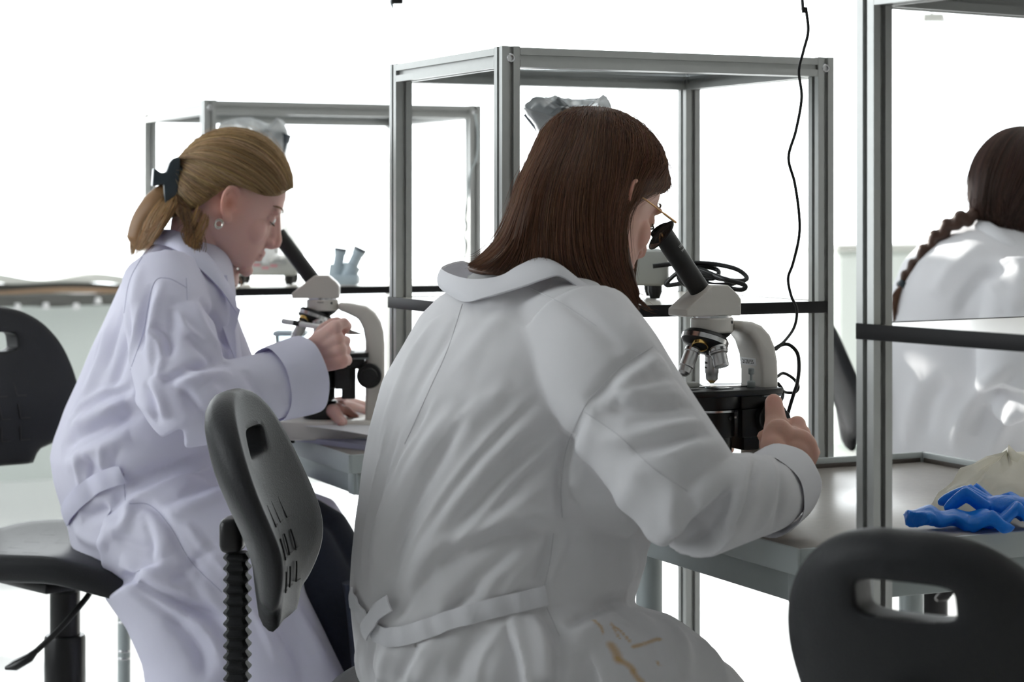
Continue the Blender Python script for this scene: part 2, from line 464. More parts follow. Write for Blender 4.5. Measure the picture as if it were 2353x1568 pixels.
# ---------------------------------------------------------------- heads, hands, hair
def head_parts(mb, M, s=1.0, jaw=1.0, ear=1.0):
    """a woman's head: x forward, y left, z up, origin between the ears"""
    T = [(.1235, .020, -.035, .022), (.118, .047, -.060, .047), (.105, .070, -.079, .0615), (.085, .0865, -.0925, .0715), (.06, .0955, -.1, .0765), (.04, .0985, -.1015, .077),
         (.025, .0975, -.1, .0762), (.010, .0935, -.097, .0745), (-.005, .0945, -.091, .0722), (-.02, .0955, -.082, .0705), (-.035, .0955, -.072, .0685), (-.05, .0955, -.058, .0655),
         (-.065, .0945, -.042, .0605), (-.08, .0915, -.024, .0525), (-.093, .0905, -.004, .0425), (-.104, .086, .018, .031), (-.1115, .074, .036, .018)]
    n = 56; rings = []
    for z, xf, xb, w_ in T:
        z = z * (jaw if z < 0 else 1)
        xc = (xf * 0.42 + xb * 0.58); row = []
        for k in range(n):
            q = 2 * math.pi * k / n; c, sn = math.cos(q), math.sin(q)
            a = (xf - xc) if c > 0 else (xc - xb)
            e = 2 / 2.25
            x = xc + math.copysign(abs(c) ** e, c) * a
            y = math.copysign(abs(sn) ** e, sn) * w_ * (1 - (0.10 if z < 0 else 0.05) * max(0, c))
            for sy in (-1, 1):       # eye sockets, temples
                g = math.exp(-((x - .088) ** 2 / .018 ** 2 + (y - sy * .031) ** 2 / .018 ** 2 + (z - .010) ** 2 / .013 ** 2))
                x -= .010 * g
                g = math.exp(-((x - .06) ** 2 / .02 ** 2 + (y - sy * .066) ** 2 / .02 ** 2 + (z - .025) ** 2 / .02 ** 2))
                y -= sy * .004 * g
            row.append((x, y, z))
        rings.append(row)
    S = M @ Matrix.Scale(s, 4)
    mb.loft(rings, True, True, S)
    mb.tube([(.092, 0, .026), (.1005, 0, .010), (.1095, 0, -.008), (.1165, 0, -.021), (.1175, 0, -.0275), (.108, 0, -.0345), (.096, 0, -.037)], [.0075, .0066, .0066, .0076, .0078, .008, .007], 16, S)
    mb.tube([(.086, 0, .026), (.0915, 0, .010), (.099, 0, -.008), (.104, 0, -.021), (.100, 0, -.033)], [.0075, .0085, .0095, .0105, .009], 16, S)
    for sy in (-1, 1):
        mb.ell((.1015, sy * .0100, -.0305), (.0095, .0060, .0066), M=S)
        mb.ell((.0805, sy * .031, .0095), (.0125, .0135, .0118), M=S)              # closed lid over the eyeball
        mb.ell((.0865, sy * .030, .0275), (.010, .020, .0065), M=S)
        mb.ell((.060, sy * .0385, -.020), (.026, .021, .028), M=S)
    mb.ell((.0955, 0, -.0545), (.0085, .0165, .0072), M=S); mb.ell((.0965, 0, -.0585), (.0072, .0205, .0042), M=S)
    mb.ell((.0945, 0, -.0675), (.0082, .0175, .0052), M=S); mb.ell((.083, 0, -.0965), (.0135, .0185, .0125), M=S)
    for sy in (-1, 1):               # ears
        E = S @ Matrix.Translation((-.004, sy * .073, .004)) @ Matrix.Rotation(sy * rad(-24), 4, 'Z') @ Matrix.Rotation(rad(-14), 4, 'Y') @ Matrix.Scale(ear, 4)
        pts = [(.010, 0, -.004), (.013, sy * .003, .010), (.010, sy * .006, .022), (.000, sy * .009, .029), (-.011, sy * .011, .026), (-.0175, sy * .012, .014), (-.0175, sy * .012, .000), (-.013, sy * .010, -.013), (-.006, sy * .007, -.022)]
        mb.tube(cr(pts, 24), .0036, 8, E)
        mb.tube(cr([(-.006, sy * .004, .020), (-.011, sy * .008, .008), (-.009, sy * .007, -.006), (-.003, sy * .005, -.014)], 12), .0030, 8, E)
        mb.ell((-.003, sy * .003, .003), (.014, .004, .024), M=E)
        mb.ell((.000, sy * .005, -.024), (.0085, .0038, .0085), M=E)
        mb.ell((.010, sy * .003, -.003), (.004, .004, .006), M=E)
    return S

def head_M(O, yaw, pitch, roll=0.0):
    f = Vector((math.cos(pitch) * math.cos(yaw), math.cos(pitch) * math.sin(yaw), -math.sin(pitch)))
    l = Vector((-math.sin(yaw), math.cos(yaw), 0)); u = f.cross(l)
    M = Matrix(((f.x, l.x, u.x, O[0]), (f.y, l.y, u.y, O[1]), (f.z, l.z, u.z, O[2]), (0, 0, 0, 1)))
    return M @ Matrix.Rotation(roll, 4, 'X')

def finger(mb, P, r0=.0085, r1=.0065):
    P = [Vector(p) for p in P]
    for i in range(len(P) - 1):
        a = r0 + (r1 - r0) * i / (len(P) - 1); b = r0 + (r1 - r0) * (i + 1) / (len(P) - 1)
        mb.capsule(P[i], P[i + 1], a, b, 12)

def skin_cols(v, base, spots, S=None):
    """spots: (centre, radius, colour, strength) in world space"""
    c = np.tile(np.array(base), (len(v), 1))
    for p, r, col, k in spots:
        g = np.exp(-((v - np.array(p)) ** 2).sum(1) / r ** 2)[:, None] * k
        c = c * (1 - g) + np.array(col) * g
    return c

def push_out(S, bvh, gap, zmin=None):
    """keep a hair surface outside the head"""
    S = S.copy(); nu, nv = S.shape[:2]
    for i in range(nu):
        for j in range(nv):
            p = Vector(S[i, j])
            if zmin is not None and p.z < zmin: continue
            h = bvh.find_nearest(p)
            if h[0] is None: continue
            dd = (p - h[0]).dot(h[1])
            if dd < gap: S[i, j] = tuple(h[0] + h[1] * gap)
    for _ in range(3):
        S[1:-1, 1:-1] = .5 * S[1:-1, 1:-1] + .125 * (S[:-2, 1:-1] + S[2:, 1:-1] + S[1:-1, :-2] + S[1:-1, 2:])
    return S

def grid_guides(G, nu, nv):
    """smooth surface through guide curves; rows follow the hair from root to tip"""
    A = [cr(g, nv) for g in G]
    A = np.array(A)                                   # guides x nv x 3
    out = np.stack([cr(A[:, j], nu) for j in range(nv)], 1)
    return out                                        # nu x nv x 3

def strands(name, S, count, m, parent, col, r=0.0008, lift=0.0015, jit=0.004, seed=1, fly=0.06, u0=0.0, u1=1.0, nseg=15, clump=0.0, tipcut=(0.9, 1.0)):
    """individual hairs laid along the rows of surface grid S (nu x nv x 3)"""
    rs = np.random.RandomState(seed); nu, nv = S.shape[:2]
    V = []; Fc = []; C = []
    cen = S.reshape(-1, 3).mean(0)
    for k in range(count):
        u = (u0 + (u1 - u0) * rs.rand()) * (nu - 1.001); iu = int(u); fu = u - iu
        iu2 = min(iu + 1, nu - 1)
        row = S[iu] * (1 - fu) + S[iu2] * fu
        t0 = rs.rand() * 0.12; t1 = tipcut[0] + (tipcut[1] - tipcut[0]) * rs.rand()
        tt = np.linspace(t0, t1, nseg) * (nv - 1); i = np.minimum(tt.astype(int), nv - 2); w_ = (tt - i)[:, None]
        P = row[i] * (1 - w_) + row[i + 1] * w_
        du = S[min(iu + 1, nu - 1)] - S[max(iu - 1, 0)]
        D = du[i]; D /= np.maximum(np.linalg.norm(D, axis=1, keepdims=True), 1e-9)
        T = np.gradient(P, axis=0); T /= np.maximum(np.linalg.norm(T, axis=1, keepdims=True), 1e-9)
        N = np.cross(T, D); N /= np.maximum(np.linalg.norm(N, axis=1, keepdims=True), 1e-9)
        sg = np.sign(((P - cen) * N).sum(1)).mean(); N *= (1 if sg >= 0 else -1)
        q = np.linspace(0, 1, nseg)[:, None]
        wob = jit * (rs.randn() * q ** 0.7 + 0.5 * np.sin(q * (2 + 4 * rs.rand()) + rs.rand() * 6.28) * q)
        fl = (rs.rand() < fly)
        h = lift * (0.2 + rs.rand() * 1.3) + (rs.rand() * 0.012 * q ** 1.5 if fl else 0)
        P = P + D * wob + N * h
        rr = r * (0.7 + 0.6 * rs.rand()) * (0.6 if fl else 1.0)
        rad_ = rr * np.clip(np.minimum(q[:, 0] * 8 + 0.5, (1 - q[:, 0]) * 3 + 0.18), 0, 1)
        B = np.cross(N, T)
        b0 = len(V)
        for j in range(nseg):
            for a in (0, 2.094, 4.189):
                V.append(P[j] + (N[j] * math.cos(a) + B[j] * math.sin(a)) * rad_[j])
        for j in range(nseg - 1):
            for a in range(3):
                x = b0 + j * 3 + a; y = b0 + j * 3 + (a + 1) % 3
                Fc.append((x, y, y + 3, x + 3))
        cc = np.array(col) * (0.55 + 0.9 * rs.rand()) * np.array([1, 1 + 0.06 * rs.randn(), 1 + 0.1 * rs.randn()])
        C += [np.clip(cc, 0, 1)] * (nseg * 3)
    o = obj(name, (np.array(V), Fc), m, parent, world=True, ang=0, fix=False)
    set_tint(o, np.array(C)); o['kind'] = 'stuff'
    return o
def sheet_solid(S, th):
    """closed thick sheet from a grid"""
    nu, nv = S.shape[:2]
    du = np.gradient(S, axis=0); dv = np.gradient(S, axis=1)
    N = np.cross(du, dv); N /= np.maximum(np.linalg.norm(N, axis=2, keepdims=True), 1e-9)
    cen = S.reshape(-1, 3).mean(0)
    if ((S - cen) * N).sum() < 0: N = -N
    I = S - N * th
    V = np.vstack([S.reshape(-1, 3), I.reshape(-1, 3)]); o = nu * nv; Fc = []
    for i in range(nu - 1):
        for j in range(nv - 1):
            a = i * nv + j
            Fc.append((a, a + 1, a + nv + 1, a + nv)); Fc.append((o + a, o + a + nv, o + a + nv + 1, o + a + 1))
    for i in range(nu - 1):
        for j in (0, nv - 1):
            a = i * nv + j; Fc.append((a, a + nv, o + a + nv, o + a))
    for j in range(nv - 1):
        for i in (0, nu - 1):
            a = i * nv + j; Fc.append((a, a + 1, o + a + 1, o + a))
    return V, Fc
# ---------------------------------------------------------------- the room
W0 = Vector((-2.08, 8.95, 0))
def room(s, t, z=0.0):
    return W0 + UV * s + VV * t + Vector((0, 0, z))
RM = Matrix(((UV.x, VV.x, 0, W0.x), (UV.y, VV.y, 0, W0.y), (0, 0, 1, 0), (0, 0, 0, 1)))
S0, S1, T0, T1, HC = -4.2, 6.8, -11.0, 0.0, 3.3
WS0, WS1, ZS, ZT = -2.9, 6.4, 0.80, 3.02             # the glazed band of the back wall
def slab(s0, s1, t0, t1, z0, z1):
    return MB().box(((s0 + s1) / 2, (t0 + t1) / 2, (z0 + z1) / 2), (s1 - s0, t1 - t0, z1 - z0), 0, RM)
struct('floor', slab(S0, S1, T0, T1, -0.1, 0), M_['floor'], smooth=False)
struct('ceiling', slab(S0, S1, T0, T1 + 0.2, HC, HC + 0.1), M_['ceil'], smooth=False)
wb = MB()
SA, ZL0 = 0.75, 0.10                                   # right of SA the glazing goes down to a low kerb
for q in ((S0, WS0, 0, HC), (WS1, S1, 0, HC), (WS0, SA, 0, ZS), (SA, WS1, 0, ZL0), (WS0, WS1, ZT, HC)):
    m_ = slab(q[0], q[1], 0, 0.2, q[2], q[3]); wb.add(m_.v, m_.f)
struct('wall_back', wb, M_['wall'], smooth=False)
wl_ = MB(); LT0, LT1 = -6.3, -1.0                     # the left wall has a window band too
for q in ((T0, LT0, 0, HC), (LT1, T1 + 0.2, 0, HC), (LT0, LT1, 0, ZS), (LT0, LT1, ZT, HC)):
    m_ = slab(S0 - 0.2, S0, q[0], q[1], q[2], q[3]); wl_.add(m_.v, m_.f)
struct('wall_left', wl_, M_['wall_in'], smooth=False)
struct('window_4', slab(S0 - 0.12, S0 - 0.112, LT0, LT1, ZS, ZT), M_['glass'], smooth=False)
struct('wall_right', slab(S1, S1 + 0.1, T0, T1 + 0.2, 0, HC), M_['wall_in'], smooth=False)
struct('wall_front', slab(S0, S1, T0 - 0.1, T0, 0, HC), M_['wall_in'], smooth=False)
for k, (a, b, z0) in enumerate(((WS0, SA, ZS), (SA, 3.6, ZL0), (3.6, WS1, ZL0))):
    o = struct('window_%d' % (k + 1), slab(a, b - 0.002, 0.08, 0.088, z0, ZT), M_['glass'], smooth=False)
struct('trim_1', slab(WS0, SA, -0.16, 0.07, ZS - 0.03, ZS), M_['white'], smooth=False)      # window sill

# things lying on the sill, far left
def sill_pts(px0, px1, py0, py1, t, n=24, wav=None):
    out = []
    for k in range(n):
        q = k / (n - 1); px = px0 + (px1 - px0) * q; py = py0 + (py1 - py0) * q
        if wav: py += wav(q)
        r = Vector(((px - CX) / F, 1, 0)); c = W0 + VV * t
        d = (c.dot(VV)) / r.dot(VV)
        out.append(at(px, py, d))
    return out
def sheet(name, pts, drop, depth, m, label, cat, th=0.012):
    mb = MB(); rings = []
    for p in pts:
        a = Vector(p); b = a + VV * depth
        z = Vector((0, 0, th / 2))
        rings.append([a - z - Vector((0, 0, drop)), a + z, b + z, b - z - Vector((0, 0, drop))])
    mb.loft(rings)
    o = obj(name, mb, m); tag(o, label, cat)
    return o
M_['roll'] = mat('cream_paper', (0.72, 0.73, 0.68), 0.6)
M_['board'] = mat('brown_cardboard', (0.38, 0.26, 0.17), 0.8, var=(12, 0.15))
M_['dark_stuff'] = mat('dark_grey_cloth', (0.05, 0.05, 0.045), 0.8)
M_['pipe'] = mat('grey_duct', (0.12, 0.12, 0.11), 0.7, var=(20, 0.2))
Z_s = 0.80
sheet('paper_roll', sill_pts(-60, 330, 640, 642, -0.10, 40, lambda q: 8 * math.cos(q * 9.5 + 2.4)), 0.020, 0.10, M_['roll'], 'long wavy cream paper lying on top of the pile on the window sill', 'paper', 0.018)
sheet('dark_blanket', sill_pts(-60, 330, 660, 664, -0.115, 30, lambda q: 3 * math.sin(q * 8)), 0.0, 0.10, M_['dark_stuff'], 'dark folded cloth squeezed between paper and cardboard on the sill', 'cloth', 0.036)
sheet('cardboard_sheet', sill_pts(-60, 320, 674, 666, -0.13, 30, lambda q: 3 * math.sin(q * 7 + 1)), 0.0, 0.11, M_['board'], 'flat brown cardboard sheet sticking out below the paper on the sill', 'cardboard', 0.022)
mbx = MB()
for (x0, x1, py, r_) in ((-60, 320, 684, 0.014), (-60, 330, 696, 0.013), (90, 320, 690, 0.012), (-60, 200, 703, 0.007)):
    mbx.tube(sill_pts(x0, x1, py, py - 3, -0.17, 16, lambda q: 1.5 * math.sin(q * 11)), r_, 8)
o = obj('sill_pipe', mbx, M_['pipe']); o['kind'] = 'stuff'; tag(o, 'bundle of grey pipes and hoses running along under the sill', None, kind='stuff')
for i, (px, py) in enumerate(((105, 702), (175, 703), (225, 690), (40, 704))):
    p = sill_pts(px, px + 1, py, py, -0.19, 2)[0]
    mb = MB().box((0, 0, 0), (0.022, 0.03, 0.024), 0.004, axis_M(p, (0, 0, 1), VV)).box((0, 0, -0.013), (0.034, 0.02, 0.006), 0.002, axis_M(p, (0, 0, 1), VV))
    o = obj('pipe_clamp', mb, M_['white']); tag(o, ['white pipe clamp under the sill, second from the leftmost', 'white pipe clamp under the sill, third from the left', 'white clamp under the sill beside the blonde person', 'leftmost white pipe clamp under the sill by the chair back'][i], 'clamp', 'clamps on the pipes under the sill')

# grey cupboard standing against the windows, right
c0 = at(1890, 560, 10.2)
cb = thing('storage_cupboard', 'low grey green cupboard standing by the windows behind the braided person', 'cupboard', (c0.x + 0.55, c0.y + 0.26, 0), rad(25))
obj('body', MB().box((0, 0, 0.5), (1.3, 0.4, 0.92), 0.004), M_['wall'], cb)
obj('top', MB().box((0, -0.01, 0.975), (1.34, 0.44, 0.03), 0.004), M_['paint_grey'], cb)
for s_ in (-1, 1):
    d_ = obj('door', MB().box((s_ * 0.325, -0.206, 0.5), (0.64, 0.012, 0.88), 0.003), M_['wall'], cb)
    obj('handle', MB().tube([(s_ * 0.05, -0.21, 0.7), (s_ * 0.05, -0.235, 0.7), (s_ * 0.05, -0.235, 0.82), (s_ * 0.05, -0.21, 0.82)], 0.006, 8), M_['steel'], d_)

# small fittings at the very top
p = at(2141, 41, 8.0)
fx = thing('wall_box', 'small light grey box with a lip high up by the windows', 'sensor', p, 0.0)
obj('housing', MB().box((0, 0, 0), (0.078, 0.05, 0.033), 0.004), M_['paint_grey'], fx)
obj('lip', MB().prism([(0.037, -0.018), (0.066, -0.018), (0.066, -0.012), (0.05, -0.010), (0.044, 0.014), (0.037, 0.016)], 0.04, axis='y'), M_['white'], fx)
obj('hanger', MB().tube([(0, 0, 0.012), (0, 0, HC - p.z)], 0.006, 8), M_['paint_grey'], fx)
p = at(908, 6, 4.2)
fx = thing('ceiling_hook', 'small dark hook hanging into view above the middle of the room', 'hook', p, 0.0)
obj('bar', MB().box((0.004, 0, 0.004), (0.024, 0.016, 0.014), 0.003), M_['black'], fx)
obj('claw', MB().tube([(-0.006, 0, 0.012), (-0.0075, 0, 0.0), (-0.005, 0, -0.010), (-0.0035, 0, -0.013)], [0.0045, 0.004, 0.0022, 0.0012], 10), M_['steel_dull'], fx)
obj('rod', MB().tube([(0, 0, 0.01), (0, 0, HC - p.z)], 0.005, 8), M_['black'], fx)

# ---------------------------------------------------------------- benches
P1 = at(1838, 1262, dep(0.75, 1262))
def bench(name, label, corner, L, D, z, rims, yaw=25):
    """corner = near corner at the sitter's front edge; local x = depth, y = length"""
    t = thing(name, label, 'table', (corner.x, corner.y, 0), rad(yaw))
    obj('worktop', MB().box((D / 2, L / 2, z - 0.0165), (D, L, 0.033), 0.003), M_['bench'], t)
    e = 0.0165
    obj('edge_band', MB().box((-0.002, L / 2, z - e), (0.006, L + 0.006, 0.034), 0.002), M_['edge'], t)
    obj('edge_band', MB().box((D / 2, -0.002, z - e), (D, 0.006, 0.034), 0.002), M_['edge'], t)
    obj('apron', MB().box((0.03, L / 2, z - 0.055), (0.03, L - 0.02, 0.04), 0.003), M_['steel_dull'], t)
    obj('apron', MB().box((D / 2, 0.03, z - 0.055), (D - 0.02, 0.03, 0.04), 0.003), M_['steel_dull'], t)
    obj('apron', MB().box((D / 2, L - 0.03, z - 0.055), (D - 0.02, 0.03, 0.04), 0.003), M_['steel_dull'], t)
    for x in (0.108, D - 0.09):
        for y in (0.09, L - 0.09):
            lg = obj('leg', MB().lathe([(0.020, 0.03), (0.020, z - 0.07)], 20, Matrix.Translation((x, y, 0))), M_['steel_dull'], t)
            obj('foot', MB().lathe([(0.026, 0), (0.026, 0.012), (0.012, 0.02), (0.012, 0.03)], 20, Matrix.Translation((x, y, 0))), M_['black'], lg)
    if rims:
        for c, s, c2, s2 in (((D / 2, L - 0.004, z + 0.007), (D, 0.010, 0.018), (D / 2 - 0.005, L - 0.0105, z + 0.003), (D - 0.02, 0.003, 0.008)), ((D - 0.004, L / 2, z + 0.007), (0.010, L, 0.018), (D - 0.0105, L / 2 - 0.005, z + 0.003), (0.003, L - 0.02, 0.008))):
            rm = obj('raised_rim', MB().box(c, s, 0.002), M_['edge'], t)
            obj('rim_strip', MB().box(c2, s2, 0.0008), M_['strip'], rm)  # dark brown strip along the inner foot of the rim
    return t
bench('lab_bench', 'grey topped lab bench with raised rims where the brown haired person sits', P1, 0.675, 0.68, 0.75, True)
ZL = 0.73
PL = at(806, 1046, dep(ZL, 1046))
bench('lab_bench', 'grey topped lab bench under the papers of the blonde person', PL, 1.1, 0.68, ZL, False, 24)

# ---------------------------------------------------------------- aluminium racks
def slot_poly(a=0.015, s=0.004, dp=0.006):
    q = []
    for k in range(4):
        c, sn = math.cos(k * math.pi / 2), math.sin(k * math.pi / 2)
        for x, y in ((-a, -a), (-s, -a), (-s, -a + dp), (s, -a + dp), (s, -a)):
            q.append((x * c - y * sn, x * sn + y * c))
    return q
PROF = slot_poly()
def profile(p0, p1):
    p0, p1 = Vector(p0), Vector(p1); d = p1 - p0
    ref = (0, 0, 1) if abs(d.normalized().z) < 0.5 else (0, 1, 0)
    return MB().prism(PROF, d.length, axis_M((p0 + p1) / 2, d, ref))
def rack(label, B, yaw, U, V, zt, zsh, glass, shelf_yaw=0.0, sh0=-0.018, sh1=0.0):
    """B = near corner post; local x = U side, y = V side"""
    t = thing('shelf_rack', label, 'shelf', (B.x, B.y, 0), rad(yaw))
    def bolt(x, y, z, par, dirv):
        b = obj('corner_bolt', MB().lathe([(0.004, -0.004), (0.0075, -0.004), (0.0075, 0.001), (0.0062, 0.0028), (0.0040, 0.0028), (0.0036, -0.001)], 20, axis_M((x, y, z), dirv)), M_['steel'], par)
        return b
    for (x, y) in ((0, 0), (U, 0), (U, V), (0, V)):
        p_ = obj('post', profile((x, y, 0.02), (x, y, zt)), M_['alu'], t, ang=25)
        obj('foot', MB().lathe([(0.018, 0), (0.018, 0.012), (0.006, 0.014), (0.006, 0.03)], 16, Matrix.Translation((x, y, 0))), M_['black'], p_)
        if y == 0: bolt(x, -0.0135, zt - 0.018, p_, (0, -1, 0))
        else: bolt(x, V + 0.0135, zt - 0.018, p_, (0, 1, 0))
    z = zt - 0.0165
    a = 0.0155
    for q0, q1 in (((a, 0, z), (U - a, 0, z)), ((a, V, z), (U - a, V, z)), ((0, a, z), (0, V - a, z)), ((U, a, z), (U, V - a, z))):
        obj('top_rail', profile(q0, q1), M_['alu'], t, ang=25)
    g = MB().box((U / 2, V / 2, zt - 0.012), (U - 0.02, V - 0.02, 0.006), 0.001)
    obj('top_pane', g, glass, t)
    x0, x1, y0, y1 = sh0, U - sh1, -0.018, V + 0.012
    SM = Matrix.Rotation(rad(shelf_yaw), 4, 'Z')
    obj('shelf_board', MB().box(((x0 + x1) / 2, (y0 + y1) / 2, zsh - 0.010), (x1 - x0 - 0.002, y1 - y0 - 0.002, 0.016), 0.0, SM), M_['shelf'], t)
    for c, s in ((((x0 + x1) / 2, y0, zsh - 0.0105), (x1 - x0, 0.003, 0.019)), (((x0 + x1) / 2, y1, zsh - 0.0105), (x1 - x0, 0.003, 0.019)), ((x0, (y0 + y1) / 2, zsh - 0.0105), (0.003, y1 - y0, 0.019)), ((x1, (y0 + y1) / 2, zsh - 0.0105), (0.003, y1 - y0, 0.019))):
        obj('black_edging', MB().box(c, s, 0.0006, SM), M_['black_edge'], t)
    return t
ZT_R = 1.420
B2 = at(1165, 110, 3.2); Z2 = EYE - (706 - 475) / F * 3.2
rack('aluminium shelf rack standing between the two benches with covered microscope', B2, 25.0, 0.570, 0.435, ZT_R, Z2, M_['rack_glass'])
B3 = at(479, 230, 4.80); Z3 = EYE - (662 - 475) / F * 4.8
rack('far aluminium shelf rack behind the blonde person', B3, 24.0, 0.66, 0.55, ZT_R, Z3, M_['rack_glass'])
yE = 33.0
AE = at(2009, 4, 2.5)
dirv = Vector((-math.sin(rad(yE)), math.cos(rad(yE)), 0))
BE = AE - dirv * 0.455
ZE = EYE - (742 - 475) / F * 2.49
M_['rack_dark'] = film('dark_rack_glass', (0.10, 0.11, 0.14), 0.3, 0.1)
rack('near aluminium shelf rack cut off by the photo edge', BE, yE, 0.585, 0.455, ZT_R + 0.026, ZE, M_['rack_dark'], sh0=-0.0175)
# ---------------------------------------------------------------- lettering wrapped on cylinders or flat
def text_mesh(s, size):
    c = bpy.data.curves.new('lettering', 'FONT'); c.body = s; c.size = size
    c.align_x = 'CENTER'; c.align_y = 'CENTER'; c.extrude = 0.00012; c.resolution_u = 2
    o = bpy.data.objects.new('lettering', c); COL.objects.link(o)
    dg = bpy.context.evaluated_depsgraph_get(); me = o.evaluated_get(dg).to_mesh()
    v = [tuple(p.co) for p in me.vertices]; f = [tuple(q.vertices) for q in me.polygons]
    o.evaluated_get(dg).to_mesh_clear(); COL.objects.unlink(o); bpy.data.objects.remove(o); bpy.data.curves.remove(c)
    return v, f
def text_flat(s, size, M):
    v, f = text_mesh(s, size); return MB().add(v, f, M)
def text_wrap(s, size, r, z, ang, M, vertical=False):
    """letters around a cylinder of radius r, axis local z; vertical: letters run along the axis"""
    v, f = text_mesh(s, size); out = []
    for x, y, h in v:
        if vertical: x, y = -y, x
        a = ang + x / r
        out.append(((r + h) * math.cos(a), (r + h) * math.sin(a), z + y))
    return MB().add(out, f, M)

# ---------------------------------------------------------------- microscopes
def microscope(label, base, yaw, k=1.0, texts=True):
    """local x from the eyepiece side to the arm; origin on the bench below the optical axis"""
    t = thing('microscope', label, 'microscope', base, yaw)
    W = M_['paint']
    # base with lamp
    bs = obj('base', MB().prism([(-0.085, -0.05), (-0.06, -0.066), (0.085 * k, -0.066), (0.105 * k, -0.05), (0.105 * k, 0.05), (0.085 * k, 0.066), (-0.06, 0.066), (-0.085, 0.05)], 0.036, Matrix.Translation((0, 0, 0.024)), 0.006), W, t)
    for x, y in ((-0.06, -0.045), (-0.06, 0.045), (0.08 * k, -0.045), (0.08 * k, 0.045)):
        obj('foot', MB().lathe([(0.010, 0), (0.010, 0.008)], 14, Matrix.Translation((x, y, 0))), M_['black'], bs)
    obj('lamp_housing', MB().lathe([(0.036, 0.04), (0.036, 0.062), (0.030, 0.070), (0.026, 0.076), (0.018, 0.076)], 28), M_['black'], t)
    # arm
    o_ = [(0.03, 0.263), (0.050, 0.262), (0.066 * k, 0.256), (0.079 * k, 0.243), (0.087 * k, 0.226), (0.0915 * k, 0.205), (0.0925 * k, 0.18), (0.0925 * k, 0.03)]
    i_ = [(0.064 * k, 0.03), (0.064 * k, 0.19), (0.061 * k, 0.213), (0.054 * k, 0.232), (0.044, 0.244), (0.03, 0.249)]
    obj('arm', MB().prism(o_ + i_, 0.062, axis='y', r=0.006), W, t, ang=50)
    # collar, head, eyepiece
    obj('collar', MB().lathe([(0.029, 0.247), (0.0305, 0.249), (0.0305, 0.266), (0.029, 0.268)], 40), W, t)
    obj('set_screw', MB().lathe([(0.0022, 0), (0.0022, 0.0006), (0.0010, 0.0006)], 12, axis_M((0.018, -0.0246, 0.262), (0.59, -0.8, 0))), M_['ink'], t)
    obj('swivel_ring', MB().lathe([(0.026, 0.267), (0.0275, 0.2675), (0.0275, 0.2715), (0.026, 0.272)], 40), M_['steel'], t)
    hd = MB().prism([(-0.057, 0.271), (0.033, 0.271), (0.033, 0.294), (0.027, 0.302), (0.012, 0.3145), (-0.014, 0.3145), (-0.057, 0.281)], 0.052, axis='y', r=0.0022)
    obj('head', hd, W, t, ang=20)
    e0 = Vector((-0.004, 0, 0.286)); e1 = Vector((-0.0855, 0, 0.3945)); dr = (e1 - e0).normalized(); ln = (e1 - e0).length
    EM = axis_M(e0, dr)
    tb = obj('eyepiece_tube', MB().lathe([(0.0146, 0.0), (0.0146, ln - 0.012), (0.0150, ln - 0.011), (0.0150, ln - 0.002), (0.0135, ln), (0.010, ln), (0.010, ln - 0.004)], 36, EM), M_['black_matt'], t)
    obj('eye_lens', MB().lathe([(0.0098, ln - 0.004), (0.006, ln - 0.0028)], 24, EM), M_['lens'], tb)
    if texts:
        a = rad(200)
        obj('lettering', text_wrap('12X', 0.0052, 0.0147, ln - 0.036, rad(-62), EM), M_['ink_white'], tb, smooth=False, fix=False)
        obj('lettering', text_wrap('20mm', 0.0036, 0.0147, ln - 0.0425, rad(-60), EM), M_['ink_white'], tb, smooth=False, fix=False)
    else:
        obj('lettering', text_wrap('MADE', 0.0044, 0.0306, 0.2635, rad(-95), Matrix.Identity(4)), M_['ink'], t, smooth=False, fix=False)
    # neck below collar and turret
    obj('nosepiece_neck', MB().loft([[(x0 + rx * math.cos(q), ry * math.sin(q), z) for q in [2 * math.pi * j / 28 for j in range(28)]] for x0, rx, ry, z in ((0.0, 0.029, 0.029, 0.2475), (-0.003, 0.027, 0.027, 0.242), (-0.009, 0.022, 0.023, 0.235))]), M_['black'], t)
    ta = Vector((-0.33, -0.12, -0.93)).normalized()
    tc = Vector((-0.014, -0.004, 0.2355))
    TM = axis_M(tc, ta)
    tu = obj('turret', MB().lathe([(0.030, -0.008), (0.0335, -0.004), (0.0335, 0.001), (0.0325, 0.002), (0.0335, 0.003), (0.0335, 0.0065), (0.030, 0.009), (0.015, 0.017), (0.004, 0.019)], 44), M_['black'], t) if False else obj('turret', MB().lathe([(0.029, -0.010), (0.0330, -0.005), (0.0330, 0.0035), (0.0300, 0.008), (0.016, 0.017), (0.004, 0.019)], 44, TM), M_['black'], t)
    kn = MB()
    kn.lathe([(0.0326, -0.0045), (0.0338, -0.004), (0.0338, 0.0026), (0.0326, 0.003)], 44, TM)
    obj('turret_ring', kn, M_['steel'], tu)
    hp = Vector((-0.030, -0.026, 0.2325)); hn = (ta * 0.75 + Vector((-0.35, -0.6, -0.4))).normalized()
    obj('empty_socket', MB().lathe([(0.0112, -0.004), (0.0118, 0.0015), (0.0108, 0.0022), (0.0098, 0.0005), (0.0098, -0.006)], 28, axis_M(tc + ta * 0.010 + Vector((-0.0155, -0.0175, 0.0035)), hn)), M_['brass'], tu)
    obj('socket_dark_disc', MB().lathe([(0.0097, -0.002), (0.0097, 0.0)], 24, axis_M(tc + ta * 0.010 + Vector((-0.0155, -0.0175, 0.0035)), hn)), M_['ink'], tu)  # black disc paints the darkness inside the open socket
